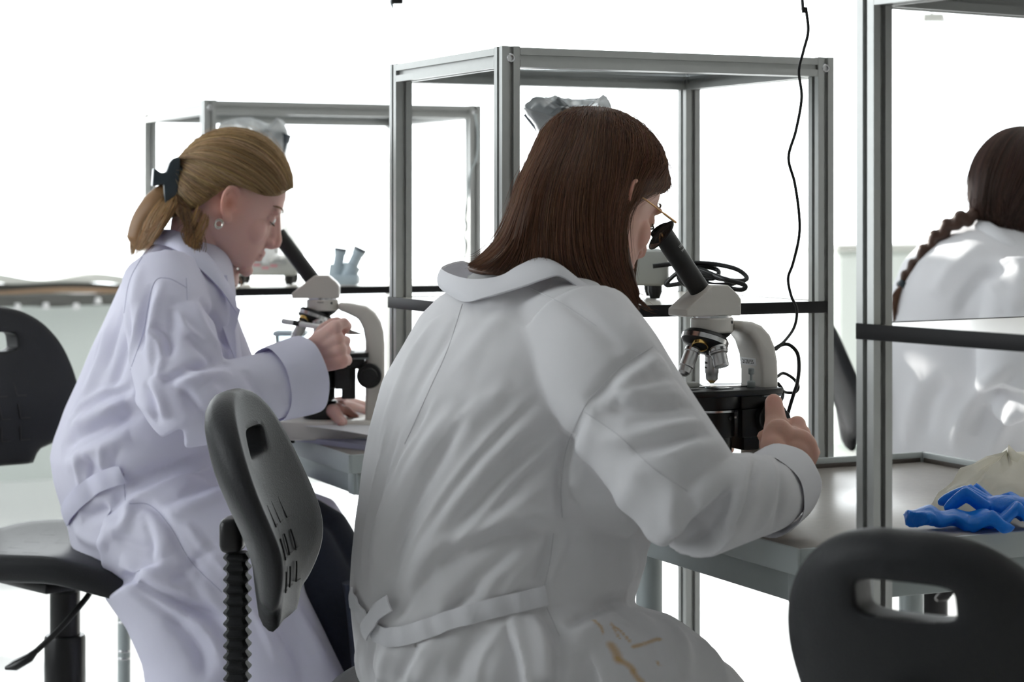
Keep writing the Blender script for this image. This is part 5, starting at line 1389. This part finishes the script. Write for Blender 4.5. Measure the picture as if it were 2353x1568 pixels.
SG = push_out(grid_guides([[at(*p) for p in g] for g in GH], 110, 60), BVHTree.FromPolygons(BV.tolist(), BF.tolist()), .008, hl(0, 0, .052).z)
V, Fc = sheet_solid(SG, .006)
hair2 = obj('hair', (V, Fc), M_['hair'], P2, world=True, ang=0)
HC2 = (.135, .062, .034)
rs = np.random.RandomState(5)
set_tint(hair2, np.array(HC2) * .7 * (1 + .5 * np.repeat(rs.randn(2 * 110), 60)[:, None] * .4).clip(.3, 2))
strands('hair_strands', SG, 2600, M_['hair'], hair2, HC2, .00075, .002, .006, 3, .05)
strands('flyaway_hair', SG, 260, M_['hair'], hair2, (.20, .10, .06), .00035, .004, .010, 44, 1.0, tipcut=(.4, .9))
# loose locks at the tips and before the ear
def lock(name, guides, count, m, parent, col, r, seed, jit=.004, lift=.001, fly=.1):
    S = grid_guides([[at(*p) for p in g] for g in guides], 12, 30)
    return strands(name, S, count, m, parent, col, r, lift, jit, seed, fly, nseg=16, tipcut=(.75, 1.0))
lock('loose_lock', [[(1438, 470, 2.768), (1440, 540, 2.758), (1442, 610, 2.765), (1448, 660, 2.77), (1470, 700, 2.775)], [(1425, 600, 2.752), (1432, 640, 2.757), (1452, 680, 2.77), (1485, 705, 2.785), (1500, 716, 2.79)]], 170, M_['hair'], hair2, (.16, .075, .04), .0006, 4, .006)
lock('loose_lock', [[(1215, 480, 2.73), (1180, 545, 2.725), (1140, 590, 2.725), (1105, 612, 2.73)], [(1190, 490, 2.77), (1150, 560, 2.765), (1110, 598, 2.765), (1072, 616, 2.77)]], 160, M_['hair'], hair2, (.16, .08, .045), .0006, 6, .008)
lock('fringe_lock', [[(1440, 300, 2.87), (1500, 350, 2.91), (1535, 400, 2.915), (1545, 440, 2.90)], [(1430, 320, 2.85), (1490, 375, 2.88), (1522, 420, 2.885), (1536, 446, 2.88)]], 120, M_['hair'], hair2, HC2, .0006, 8, .004)
# ================================================================ the blonde person on the left
Y1 = rad(20)
D1_ = 3.78
hy1, hp1 = rad(12), rad(24)
ear1 = at(528, 474, D1_)
HS1 = 0.97
O1 = ear1 + Vector((-math.sin(hy1), math.cos(hy1), 0)) * .073 * HS1
H1 = head_M(O1, hy1, hp1, rad(0))
body = MB(); LEGS = []
S1_ = head_parts(body, H1, HS1, .87, 1.15)
hl1 = lambda x, y, z: S1_ @ Vector((x, y, z))
nb1 = at(446, 648, 3.87)
body.capsule(hl1(-.03, 0, -.05), nb1, .056, .054, 24)
shR = at(395, 690, 3.70); shL = at(420, 680, 4.03)
hip1 = at(300, 1270, 3.86)
body.capsule(nb1, hip1 + Vector((0, 0, .1)), .085, .11, 24)
body.capsule(shL, shR, .05, .05)
elR = at(455, 935, 3.60); wrR = at(700, 835, 3.72)
body.capsule(shR, elR, .04, .034); body.capsule(elR, wrR, .034, .025)
elL = at(560, 950, 4.15); wrL = at(735, 938, 4.10)
body.capsule(shL, elL, .04, .034); body.capsule(elL, wrL, .034, .024)
body.ell(hip1, (.11, .12, .07))
for sgn, dn in ((-1, -.10), (1, .10)):
    h0 = hip1 + VV * dn; kn = h0 + Vector((.42, .02 + dn * .5, -.03)); an = kn + Vector((.03, -.02, -.40)); an.z = max(.1, an.z - .1)
    LEGS.append((kn, an)); body.capsule(h0, kn, .06, .045); body.capsule(kn, an, .045, .034)
    body.capsule(an + Vector((0, 0, -.05)), an + UV * .14 + Vector((0, 0, -.07)), .034, .028)
# right hand holding a pen in front of the microscope
wr = at(712, 822, 3.725); k1 = at(770, 752, 3.70); k4 = at(786, 830, 3.70)
body.capsule(wrR, wr, .025, .026)
for q in (0, .33, .66, 1):
    k = Vector(k1).lerp(Vector(k4), q); side = (Vector(k1) - Vector(k4)).normalized()
    body.capsule(wr + side * .020 * (.5 - q) * 1.2, k, .019, .0135)
body.ell(at(750, 792, 3.715), (.032, .018, .030))
# index reaches forward over the pen; the others curl in
finger(body, [k1, at(790, 742, 3.715), at(798, 750, 3.735), at(786, 762, 3.75)], .0105, .0085)
for q, px, py in ((.38, 799, 786), (.66, 800, 806), (.97, 802, 830)):
    k = Vector(k1).lerp(Vector(k4), q)
    finger(body, [k, at(px - 4, py - 3, 3.72), at(px - 4, py + 1, 3.745), at(px - 16, py + 2, 3.755)], .0100, .0075)
finger(body, [at(722, 790, 3.745), at(742, 758, 3.765), at(765, 742, 3.76), at(776, 738, 3.755)], .013, .0085)
# left hand lying on the paper
zP = ZL + .040
def tp(px, py): 
    return at(px, py, dep(zP, py))
wl = at(742, 938, 4.08); 
kk = [at(785, 925, 4.06), at(782, 932, 4.02), at(776, 940, 3.97), at(768, 946, 3.93)]
body.capsule(wrL, wl, .024, .022)
for k in kk: body.capsule(wl, k, .017, .0125)
finger(body, [kk[0], at(815, 926, 4.12), at(838, 932, 4.16), at(852, 938, 4.18)], .0105, .0075)
finger(body, [kk[1], at(808, 934, 4.06), at(830, 940, 4.1), at(846, 946, 4.12)], .0105, .0075)
finger(body, [kk[2], at(796, 944, 3.99), at(808, 953, 4.0), at(816, 958, 4.0)], .0105, .0075)
finger(body, [kk[3], at(777, 956, 3.92), at(786, 968, 3.92), at(790, 972, 3.92)], .0105, .008)
finger(body, [wl + Vector((.01, -.02, 0)), at(764, 948, 3.96), at(776, 962, 3.92), at(784, 972, 3.9)], .0125, .0085)
BV, BF = remesh(body, 0.0027, 2, 0.4)
P1_ = obj('person', (BV, BF), M_['skin'], ang=0)
SK1 = (0.66, 0.42, 0.37)
hs = [(hl1(.112, 0, -.03), .015, (.68, .30, .26), .45), (hl1(.098, 0, -.0545), .011, (.56, .22, .21), .6), (hl1(.097, 0, -.068), .010, (.58, .2, .2), .75),
      (hl1(-.006, -.085, .002), .032, (.70, .27, .18), .65), (hl1(.06, -.055, -.025), .045, (.68, .38, .34), .5), (hl1(-.004, -.082, .004), .010, (.45, .16, .11), .7), (k4, .02, (.66, .34, .28), .5), (at(790, 950, 3.98), .05, (.62, .26, .22), .6)]  # the small dark ear spot paints shade into the uncarved hollow
set_tint(P1_, skin_cols(BV, SK1, hs))
tag(P1_, 'person with tied blond hair in a lilac white lab coat writing beside the microscope', 'person')
face_bits(P1_, hl1, M_['lash'], M_['brow1'], S1_)
for k in range(2):
    hoop = [hl1(-.006 + .0068 * math.cos(q), -.0865 - .001 * k, -.0285 - .0085 + .0076 * math.sin(q) - .003 * k) for q in np.linspace(0, 2 * math.pi, 25)]
    obj('hoop_earring', MB().tube(hoop, .0014, 8, cap=False), M_['silver'], P1_, world=True)
# pen, held in the fingers
a, b = at(648, 738, 3.80), at(832, 768, 3.735)
t = thing('pen', 'white pen with a dark band held in the hand of the blonde person', 'pen', a)
A, B = Vector((0, 0, 0)), b - a
obj('barrel', MB().tube([A.lerp(B, .22), A.lerp(B, .86)], .0047, 16), M_['white'], t)
obj('cap', MB().tube([A, A.lerp(B, .01), A.lerp(B, .155)], [.003, .0050, .0050], 16), M_['white'], t)
obj('grip_band', MB().tube([A.lerp(B, .155), A.lerp(B, .23)], .0049, 16), M_['black'], t)
obj('tip', MB().tube([A.lerp(B, .86), A.lerp(B, .95), B], [.0044, .0022, .0006], 16), M_['steel_dull'], t)

# ---- lab coat
c1 = MB()
T1_ = [(545, 365, 500, 3.87, .075), (575, 335, 530, 3.87, .11), (610, 298, 540, 3.865, .15), (655, 268, 548, 3.86, .185), (710, 243, 552, 3.86, .20), (780, 212, 556, 3.86, .205), (860, 182, 562, 3.86, .20), (940, 148, 560, 3.86, .195),
       (1010, 124, 545, 3.86, .19), (1050, 117, 535, 3.86, .185), (1100, 125, 540, 3.86, .18), (1150, 140, 560, 3.86, .185), (1200, 155, 580, 3.86, .19), (1250, 165, 600, 3.86, .195), (1290, 195, 600, 3.86, .19), (1330, 260, 590, 3.86, .17)]
c1.loft([yring(a, b, y, dd, w_, Y1) for y, a, b, dd, w_ in T1_])
sl(c1, [(375, 640, 3.74), (385, 720, 3.68), (405, 830, 3.635), (430, 910, 3.60), (455, 945, 3.60)], [.075, .078, .08, .08, .075])
sl(c1, [(420, 930, 3.60), (490, 925, 3.61), (570, 900, 3.65), (650, 880, 3.69), (690, 866, 3.71)], [.076, .070, .062, .060, .058])
sl(c1, [(440, 680, 4.0), (500, 830, 4.1), (560, 940, 4.14)], [.07, .068, .062])
sl(c1, [(550, 935, 4.14), (640, 945, 4.13), (715, 945, 4.11)], [.06, .055, .05])
# lap: thighs to the right, skirt falling down in front of the seat
c1.tube([at(300, 1230, 3.76), at(430, 1240, 3.72), at(530, 1260, 3.72), at(590, 1320, 3.74), at(620, 1400, 3.75), at(670, 1490, 3.75), at(730, 1610, 3.75)], [.11, .112, .10, .082, .07, .066, .064], 30)
c1.tube([at(350, 1300, 3.70), at(400, 1380, 3.70), at(450, 1480, 3.71), at(480, 1600, 3.72)], [.10, .095, .10, .11], 30)
c1.tube([at(470, 1290, 3.72), at(530, 1390, 3.72), at(580, 1490, 3.72), at(600, 1610, 3.73)], [.10, .09, .09, .095], 30)
c1.tube([at(420, 1220, 3.98), at(600, 1190, 4.02), at(740, 1215, 4.06), at(800, 1260, 4.07)], [.10, .085, .06, .03], 28)
G1 = Surf(c1, 0.0044, 6)
FOLDS1 = [
    ([(300, 882), (235, 902), (180, 950), (150, 985)], 7, 6), ([(305, 892), (242, 918), (190, 965)], 7, -6), ([(312, 905), (240, 955), (165, 1005)], 7, 5), ([(320, 925), (260, 985), (200, 1020), (140, 1050)], 7, -5),
    ([(196, 1150), (182, 1100), (178, 1050)], 7, 5), ([(215, 1138), (205, 1085), (208, 1040)], 7, -5), ([(240, 1122), (232, 1070), (240, 1020)], 7, 5), ([(262, 1105), (262, 1060), (280, 1020)], 7, -4),
    ([(335, 760), (365, 785), (372, 830), (360, 870)], 7, 6), ([(350, 745), (382, 775), (390, 820)], 7, -6), ([(372, 860), (420, 850), (470, 860)], 7, 5), ([(385, 880), (430, 905), (470, 955)], 7, -5), ([(400, 700), (425, 750), (470, 790)], 7, 5), ([(480, 700), (505, 760), (535, 815)], 7, -5),
    ([(325, 690), (312, 760), (296, 840)], 7, 5), ([(285, 690), (268, 770), (246, 850)], 7, -5), ([(235, 760), (218, 840), (190, 920)], 7, 5),
    ([(330, 1180), (350, 1240), (345, 1290)], 8, -5), ([(420, 1200), (470, 1260), (540, 1330)], 8, 5), ([(300, 1340), (390, 1390), (470, 1450), (510, 1540)], 8, 6), ([(300, 1360), (380, 1410), (450, 1470), (480, 1550)], 8, -6), ([(540, 1340), (590, 1420), (640, 1520)], 8, 5)]
FOLDS1 += [
    ([(255, 730), (245, 800), (215, 880), (180, 950)], 16, 10), ([(300, 700), (290, 780), (272, 850), (255, 900)], 14, -9), ([(320, 610), (308, 690), (300, 770)], 12, 5), ([(215, 800), (195, 880), (165, 960)], 12, -6),
    ([(330, 945), (250, 975), (180, 1000), (140, 1030)], 14, -12), ([(290, 925), (220, 950), (160, 995)], 15, 11), ([(300, 1000), (220, 1030), (150, 1070)], 16, 8), ([(180, 1040), (210, 1080), (250, 1095)], 12, -7),
    ([(480, 1035), (400, 1070), (330, 1098), (285, 1108)], 13, -9), ([(520, 1050), (430, 1095), (340, 1135), (292, 1150)], 14, 8), ([(540, 1085), (450, 1125), (360, 1160)], 13, -7), ([(530, 1120), (470, 1150), (400, 1170)], 14, 5),
    ([(372, 640), (352, 720), (345, 800), (352, 860)], 11, 7), ([(352, 650), (330, 730), (325, 810)], 10, -8), ([(405, 680), (395, 760), (382, 830)], 11, -6), ([(440, 690), (470, 760), (510, 815)], 14, 8), ([(460, 680), (500, 740), (530, 800)], 12, -7), ([(430, 770), (470, 810), (500, 832)], 10, -6),
    ([(520, 832), (460, 842), (400, 862), (372, 880)], 10, -11), ([(530, 855), (460, 868), (400, 890)], 12, 8), ([(345, 870), (372, 920), (382, 965)], 9, 9), ([(330, 880), (352, 930), (362, 975)], 9, -8), ([(420, 880), (440, 930), (500, 975)], 12, -6), ([(470, 880), (520, 930), (570, 960)], 14, 6), ([(560, 850), (590, 900), (610, 960)], 12, -5), ([(300, 900), (330, 930), (372, 960)], 14, 5),
    ([(285, 1125), (262, 1160), (215, 1185), (185, 1190)], 12, -9), ([(290, 1150), (295, 1185), (275, 1215), (235, 1215)], 12, 9), ([(170, 1215), (205, 1240), (250, 1255)], 14, 7), ([(300, 1155), (350, 1165), (390, 1210), (430, 1285), (510, 1365)], 8, -7), ([(260, 1230), (310, 1255), (360, 1262)], 11, -5), ([(320, 1180), (360, 1230), (380, 1280)], 18, 6),
    ([(285, 1312), (350, 1358), (430, 1392), (520, 1425)], 11, -13), ([(275, 1290), (350, 1330), (440, 1362)], 16, 8), ([(500, 1250), (440, 1300), (390, 1345)], 10, -6), ([(460, 1330), (500, 1400), (560, 1470)], 14, 6), ([(380, 1420), (440, 1480), (480, 1560)], 14, -8), ([(430, 1420), (490, 1470), (530, 1540)], 16, 7), ([(580, 1300), (600, 1380), (650, 1450), (700, 1540)], 14, -7), ([(620, 1280), (650, 1360), (700, 1440), (760, 1540)], 14, 7),
]
G1.ripple(.0016, 30, 8)
G1.press(FOLDS1, 1.35)
G1.v = smooth(G1.v, G1.f, 1, .4); G1.tree()
tuck(P1_, G1, [(O1, .148), (hl1(-.03, 0, -.07), .10), (at(770, 790, 3.72), .10), (at(790, 940, 4.02), .14)], .34)
legwear(P1_, LEGS, M_['jeans'], M_['black'])
coat1 = obj('lab_coat', (G1.v, G1.f), M_['coat1'], P1_, ang=0)
for pts in ([(430, 662), (385, 640), (352, 655), (330, 760), (300, 850)], [(428, 640), (430, 690)], [(297, 1158), (345, 1162), (392, 1212), (440, 1292), (510, 1362)], [(284, 1088), (288, 1150)], [(345, 562), (300, 640), (285, 720)]):
    G1.seam('seam', pts, M_['seam1'], coat1, .0008, .0002)
# inner leg in jeans between the coat flaps
jl = MB().tube([at(640, 1215, 3.95), at(720, 1260, 3.93), at(770, 1340, 3.92), at(800, 1440, 3.92), at(815, 1600, 3.92)], [.085, .085, .08, .07, .065], 28)
jl.tube([at(600, 1240, 3.88), at(690, 1290, 3.86), at(745, 1380, 3.85), at(775, 1480, 3.85), at(800, 1620, 3.85)], [.08, .078, .07, .06, .055], 28)
jv, jf = remesh(jl, .006, 3)
obj('jeans', (jv, jf), M_['jeans'], P1_, ang=0)
top1 = [(528, 655, 3.74), (495, 605, 3.735), (455, 560, 3.75), (410, 532, 3.77), (375, 527, 3.80), (352, 533, 3.86), (365, 540, 3.95), (420, 560, 3.98), (480, 610, 3.97), (525, 660, 3.92)]
bot1 = [(545, 720, 3.73), (510, 668, 3.705), (465, 622, 3.705), (415, 580, 3.72), (372, 563, 3.76), (338, 562, 3.86), (352, 570, 3.98), (420, 600, 4.02), (490, 650, 4.0), (545, 710, 3.93)]
band('collar', top1, bot1, M_['coat1'], coat1, .003)
# lapel
def flap(name, outline, m, parent, th=.003):
    P = [at(*p) for p in outline]; c = sum(P, Vector()) / len(P)
    n = len(P); N = (P[1] - P[0]).cross(P[2] - P[0]).normalized()
    vs = [p for p in P] + [p + N * th for p in P] + [c, c + N * th]
    fs = []
    for i in range(n):
        j = (i + 1) % n
        fs += [(i, j, 2 * n), (n + j, n + i, 2 * n + 1), (i, n + i, n + j, j)]
    return obj(name, (vs, fs), m, parent, world=True, ang=40)
flap('lapel', [(470, 640, 3.735), (522, 632, 3.75), (528, 690, 3.745), (553, 712, 3.75), (540, 760, 3.74), (545, 840, 3.73), (515, 760, 3.72)], M_['coat1'], coat1)
cuff('turned_cuff', at(622, 884, 3.675), at(705, 862, 3.722), .066, .071, M_['coat1'], coat1, .004, flare=.0)
cuff('cuff', at(690, 946, 4.115), at(728, 944, 4.105), .053, .05, M_['coat1'], coat1)
G1.ribbon('belt', [(284, 1088), (250, 1100), (215, 1118), (185, 1140), (165, 1165), (152, 1188)], .034, M_['coat1'], coat1, lift=.004)
# ---- hair: swept back over the skull to the clip
hcen = Vector((-.004, 0, .024)); hrad = Vector((.1115, .0875, .1085))
def shell(dv, off=0.0):
    dv = Vector(dv).normalized()
    return S1_ @ (hcen + Vector((dv.x * (hrad.x + off), dv.y * (hrad.y + off), dv.z * (hrad.z + off))))
clipdir = Vector((-.93, 0, .10)).normalized()
line = []
hl_pts = [(.93, 0, .52), (.90, -.28, .50), (.80, -.52, .40), (.66, -.72, .26), (.44, -.87, .17), (.20, -.97, .15), (-.02, -.99, .14), (-.17, -.97, -.02), (-.36, -.86, -.34), (-.50, -.66, -.55), (-.62, -.35, -.70), (-.64, 0, -.74)]
hl_pts = hl_pts + [(x, -y, z) for x, y, z in hl_pts[-2::-1]]
hair_rows = []
for P in cr(hl_pts, 120):
    s0 = Vector(P).normalized(); row = []
    for q in np.linspace(0, 1, 40):
        dv = s0.slerp(clipdir, q)
        off = .002 + .012 * math.sin(math.pi * min(1, q * 1.1 + .05)) * (1 if s0.z > .2 else .5) + (.003 if s0.z > .2 else 0)
        row.append(shell(dv, off))
    hair_rows.append(row)
SG1 = np.array([[tuple(p) for p in r] for r in hair_rows])
V, Fc = sheet_solid(SG1, .004)
hair1 = obj('hair', (V, Fc), M_['hair'], P1_, world=True, ang=0)
HC1 = (.36, .235, .115)
rs = np.random.RandomState(9)
set_tint(hair1, np.array(HC1) * .8 * (1 + .2 * np.repeat(rs.randn(2 * 120), 40)[:, None]).clip(.4, 1.6))
strands('hair_strands', SG1, 2400, M_['hair'], hair1, HC1, .0008, .002, .004, 13, .03, tipcut=(.95, 1.0))
def lock1(name, guides, count, seed, jit=.005, col=HC1, r=.0008, fly=.08):
    S = grid_guides([[at(*p) for p in g] for g in guides], 24, 30)
    V, Fc = sheet_solid(S, .004)
    return strands(name, S, count, M_['hair'], hair1, col, r, .003, jit, seed, fly, nseg=18, tipcut=(.7, 1.03) if False else (.7, 1.0)), S
_, St = lock1('ponytail', [[(402, 440, 3.83), (372, 462, 3.80), (345, 500, 3.79), (330, 545, 3.79), (318, 588, 3.80)], [(408, 450, 3.78), (395, 480, 3.75), (378, 510, 3.745), (352, 550, 3.75), (330, 580, 3.76)], [(400, 440, 3.86), (362, 456, 3.86), (325, 495, 3.86), (306, 545, 3.86), (304, 596, 3.86)], [(405, 440, 3.90), (375, 460, 3.93), (350, 500, 3.93), (335, 550, 3.93), (322, 590, 3.92)]], 900, 21, .006, (.36, .21, .095))
mb = MB().tube(cr([at(405, 440, 3.84), at(370, 468, 3.84), at(338, 510, 3.84), at(324, 548, 3.84), at(316, 575, 3.84)], 20), list(np.interp(np.linspace(0, 1, 20), [0, .3, .8, 1], [.026, .031, .026, .004])), 18)
o = obj('ponytail', mb, M_['hair'], hair1, world=True, ang=0); set_tint(o, np.tile(np.array((.26, .14, .06)), (len(o.data.vertices), 1)))
lock1('loose_lock', [[(455, 470, 3.77), (440, 510, 3.745), (425, 540, 3.74), (440, 580, 3.735), (450, 610, 3.735)], [(485, 500, 3.765), (470, 540, 3.74), (455, 565, 3.735), (450, 590, 3.735), (470, 620, 3.73)]], 90, 23, .006, (.42, .25, .11), .0006)
lock1('loose_lock', [[(410, 470, 3.76), (420, 500, 3.745), (432, 530, 3.74), (428, 560, 3.74)], [(440, 490, 3.765), (445, 520, 3.745), (440, 545, 3.74), (432, 565, 3.74)]], 260, 25, .020, (.20, .11, .05))
lock1('loose_lock', [[(520, 600, 3.93), (515, 630, 3.92), (530, 650, 3.9), (525, 680, 3.9)], [(535, 610, 3.93), (540, 630, 3.92), (545, 650, 3.9), (535, 672, 3.9)]], 40, 27, .008, (.55, .3, .16), .0006)
strands('flyaway_hair', SG1, 200, M_['hair'], hair1, (.7, .5, .3), .00035, .003, .008, 45, 1.0, tipcut=(.3, .9))
# claw clip
ck = at(388, 418, 3.815)
CMx = Matrix.Translation(ck) @ Matrix.Rotation(rad(12), 4, 'Z') @ Matrix.Rotation(rad(6), 4, 'Y')
cl = obj('hair_clip', MB().prism([(.002, .043), (.013, .046), (.016, .03), (.016, -.035), (.013, -.046), (-.004, -.044), (-.008, -.02), (-.010, -.006), (-.030, -.012), (-.031, .022), (-.018, .014), (-.008, .016), (-.004, .034)], .085, CMx, .003, axis='y'), M_['clip'], P1_, world=True, ang=35)
for k in range(5):
    y = -.036 + k * .018
    obj('clip_tooth', MB().tube([CMx @ Vector((.012, y, .030)), CMx @ Vector((.026, y, .018)), CMx @ Vector((.027, y, -.004))], [.003, .0026, .0012], 8), M_['clip'], cl, world=True)
# ================================================================ the braided person at the right edge
Y3 = rad(38)
D3_ = 4.5
body = MB(); LEGS = []
O3_ = at(2352, 452, D3_)
H3 = head_M(O3_, rad(38), rad(14), rad(4))
S3 = head_parts(body, H3, 1.03)
hl3 = lambda x, y, z: S3 @ Vector((x, y, z))
nb3 = at(2300, 600, D3_ - .02)
body.capsule(hl3(-.03, 0, -.05), nb3, .058, .064)
hip3 = at(2190, 1130, D3_)
body.capsule(nb3, hip3 + Vector((0, 0, .1)), .09, .12)
shR = at(2370, 690, 4.33); shL = at(2180, 680, 4.7)
body.capsule(shL, shR, .05, .05)
elR = at(2330, 900, 4.28); wrR = at(2480, 880, 4.45)
body.capsule(shR, elR, .04, .034); body.capsule(elR, wrR, .034, .025)
palm(body, wrR, wrR + Vector((.07, .03, .02)), wrR + Vector((.07, .03, -.03)), None)
for q in range(4): 
    k = wrR + Vector((.07, .03, .02 - .017 * q)); finger(body, [k, k + Vector((.035, .012, -.004)), k + Vector((.05, .03, -.012)), k + Vector((.045, .045, -.015))])
finger(body, [wrR, wrR + Vector((.03, .03, .03)), wrR + Vector((.06, .05, .035))], .013, .009)
body.ell(hip3, (.15, .16, .11))
for dn in (-.1, .1):
    h0 = hip3 + VV * dn; LEGS.append((h0 + UV * .42, h0 + UV * .42 + Vector((0, 0, -.4)))); kn = h0 + UV * .42; an = kn + Vector((0, 0, -.4)); an.z = .11
    body.capsule(h0, kn, .075, .055); body.capsule(kn, an, .05, .036)
    body.capsule(an + Vector((0, 0, -.05)), an + UV * .14 + Vector((0, 0, -.07)), .034, .028)
BV, BF = remesh(body, 0.005, 2, .4)
P3 = obj('person', (BV, BF), M_['skin'], ang=0)
set_tint(P3, skin_cols(BV, SKIN, [(hl3(0, -.08, 0), .03, (.6, .24, .18), .5)]))
tag(P3, 'person with a long dark braid in a white lab coat seen from behind', 'person')
face_bits(P3, hl3, M_['lash'], M_['brow2'], S3)
c3 = MB()
T3 = [(505, 2222, 2330, 4.5, .07), (530, 2165, 2390, 4.5, .10), (560, 2120, 2430, 4.5, .14), (600, 2085, 2460, 4.5, .18), (660, 2060, 2475, 4.5, .20), (740, 2042, 2470, 4.5, .20), (830, 2030, 2440, 4.5, .195), (920, 2030, 2400, 4.5, .19), (1000, 2035, 2380, 4.5, .19), (1100, 2040, 2400, 4.5, .2), (1200, 2050, 2430, 4.5, .21)]
c3.loft([yring(a, b, y, dd, w_, Y3) for y, a, b, dd, w_ in T3])
sl(c3, [(2350, 640, 4.36), (2345, 720, 4.31), (2335, 820, 4.27), (2325, 900, 4.26)], [.085, .085, .08, .07])
sl(c3, [(2315, 895, 4.26), (2380, 890, 4.32), (2470, 880, 4.43)], [.07, .06, .05])
sl(c3, [(2180, 670, 4.66), (2260, 800, 4.75), (2340, 900, 4.8)], [.08, .075, .065])
c3.tube([at(2200, 1130, 4.4), at(2330, 1120, 4.5), at(2500, 1110, 4.6)], [.12, .11, .08], 24)
c3.tube([at(2150, 1140, 4.6), at(2300, 1130, 4.75), at(2450, 1120, 4.85)], [.12, .11, .08], 24)
G3 = Surf(c3, 0.0065, 4)
FOLDS3 = [([(2335, 605), (2265, 640), (2220, 690), (2205, 740)], 18, -12), ([(2240, 640), (2295, 675), (2335, 720)], 16, 8), ([(2330, 830), (2260, 890), (2210, 960), (2190, 1040)], 18, 12), ([(2345, 850), (2280, 915), (2235, 1000)], 16, -11),
    ([(2120, 860), (2092, 950), (2085, 1040)], 20, 10), ([(2180, 860), (2140, 930), (2122, 1010)], 16, -9), ([(2340, 930), (2300, 990), (2270, 1050)], 16, 9), ([(2260, 560), (2190, 610), (2140, 680)], 18, 6), ([(2300, 640), (2310, 700), (2300, 740)], 16, -6)]
G3.press(FOLDS3)
G3.v = smooth(G3.v, G3.f, 1, .4); G3.tree()
tuck(P3, G3, [(O3_, .17), (hl3(-.03, 0, -.07), .10), (wrR + Vector((.06, .03, 0)), .11)], .45)
legwear(P3, LEGS, M_['jeans'], M_['black'])
coat3 = obj('lab_coat', (G3.v, G3.f), M_['coat3'], P3, ang=0)
band('collar', [(2370, 570, 4.40), (2320, 540, 4.38), (2270, 508, 4.42), (2236, 493, 4.48), (2226, 497, 4.56), (2260, 510, 4.62), (2330, 540, 4.62)], [(2385, 610, 4.38), (2330, 575, 4.35), (2270, 540, 4.385), (2222, 520, 4.46), (2205, 520, 4.57), (2260, 545, 4.66), (2340, 580, 4.65)], M_['coat3'], coat3)
cuff('cuff', at(2440, 883, 4.40), at(2480, 879, 4.445), .054, .05, M_['coat3'], coat3)
# hair, drawn down to one braid
GH3 = []
for a in np.linspace(-1, 1, 11):
    P = []
    for q in np.linspace(0, 1, 7):
        th = rad(84 - q * 158); ph = a * rad(112) * (1 - .5 * max(0, q - .5) / .5)
        dv = Vector((-math.cos(th) * math.cos(ph), math.cos(th) * math.sin(ph), math.sin(th)))
        P.append(S3 @ (Vector((-.004, 0, .022)) + Vector((dv.x * .128, dv.y * .104, dv.z * .123))))
    GH3.append(P)
SG3 = push_out(grid_guides(GH3, 70, 36), BVHTree.FromPolygons(BV.tolist(), BF.tolist()), .012)
hc = MB()
hc.ell((-.008, 0, .028), (.119, .093, .112), 32, 20, S3)
hv = np.array(hc.v); I3 = np.array(S3.inverted()); L3 = hv @ I3[:3, :3].T + I3[:3, 3]
keep = (L3[:, 0] < .085 - np.clip(.06 - L3[:, 2], 0, .2) * 1.3)
L3[:, 0] = np.where(keep, L3[:, 0], L3[:, 0] * .8); 
hb_ = MB(); hb_.v = [tuple(S3 @ Vector(p)) for p in L3]; hb_.f = hc.f
hb_.tube([hl3(-.075, 0, .0), hl3(-.075, .005, -.05), hl3(-.06, .01, -.085)], [.055, .05, .03], 24)
v3, f3 = remesh(hb_, .005, 3)
SG3 = push_out(SG3, BVHTree.FromPolygons(v3.tolist(), f3.tolist()), .002)
hair3 = obj('hair', (v3, f3), M_['hair'], P3, ang=0)
HC3 = (.035, .016, .012)
set_tint(hair3, np.tile(np.array(HC3), (len(v3), 1)))
strands('hair_strands', SG3, 900, M_['hair'], hair3, (.06, .028, .02), .0012, .003, .004, 31, .03, tipcut=(.85, 1.0))
bp = cr([at(2236, 500, 4.43), at(2205, 505, 4.42), at(2170, 528, 4.43), at(2140, 560, 4.44), at(2110, 600, 4.45), at(2088, 632, 4.46), at(2075, 652, 4.465)], 15)
brd = MB()
for k in range(14):
    a, b = Vector(bp[k]), Vector(bp[k + 1]); t_ = (b - a); s_ = 1 if k % 2 else -1
    nrm = t_.cross(Vector((0, 1, 0))).normalized()
    r_ = .0150 - .0003 * k
    brd.capsule(a + nrm * s_ * .006, b + t_ * .5 - nrm * s_ * .005, r_, r_ * .75, 10)
v4, f4 = remesh(brd, .003, 1)
o = obj('braid', (v4, f4), M_['hair'], hair3, world=True, ang=0); set_tint(o, np.tile(np.array((.06, .03, .02)), (len(v4), 1)))
tie = obj('hair_tie', MB().tube([at(2078, 648, 4.46), at(2070, 660, 4.46)], [.011, .011], 14), M_['clip'], hair3, world=True)
lock3 = grid_guides([[at(*p) for p in g] for g in ([(2072, 655, 4.45), (2058, 680, 4.45), (2056, 705, 4.45), (2060, 740, 4.45)], [(2076, 658, 4.46), (2072, 690, 4.46), (2070, 720, 4.46), (2056, 760, 4.46)])], 12, 20)
strands('braid_tail', lock3, 160, M_['hair'], hair3, (.16, .08, .05), .0012, .004, .008, 33, .1)
# ---------------------------------------------------------------- blue gloves on the near bench
g_ = at(2235, 1216, dep(.75, 1216))
glove('crumpled blue disposable glove lying in front of the cream bag', g_, rad(8), 3, .80)
g_ = at(2330, 1207, dep(.75, 1207))
glove('blue disposable glove heaped on the other one at the photo edge', g_ + Vector((0, 0, .012)), rad(160), 5, .85)
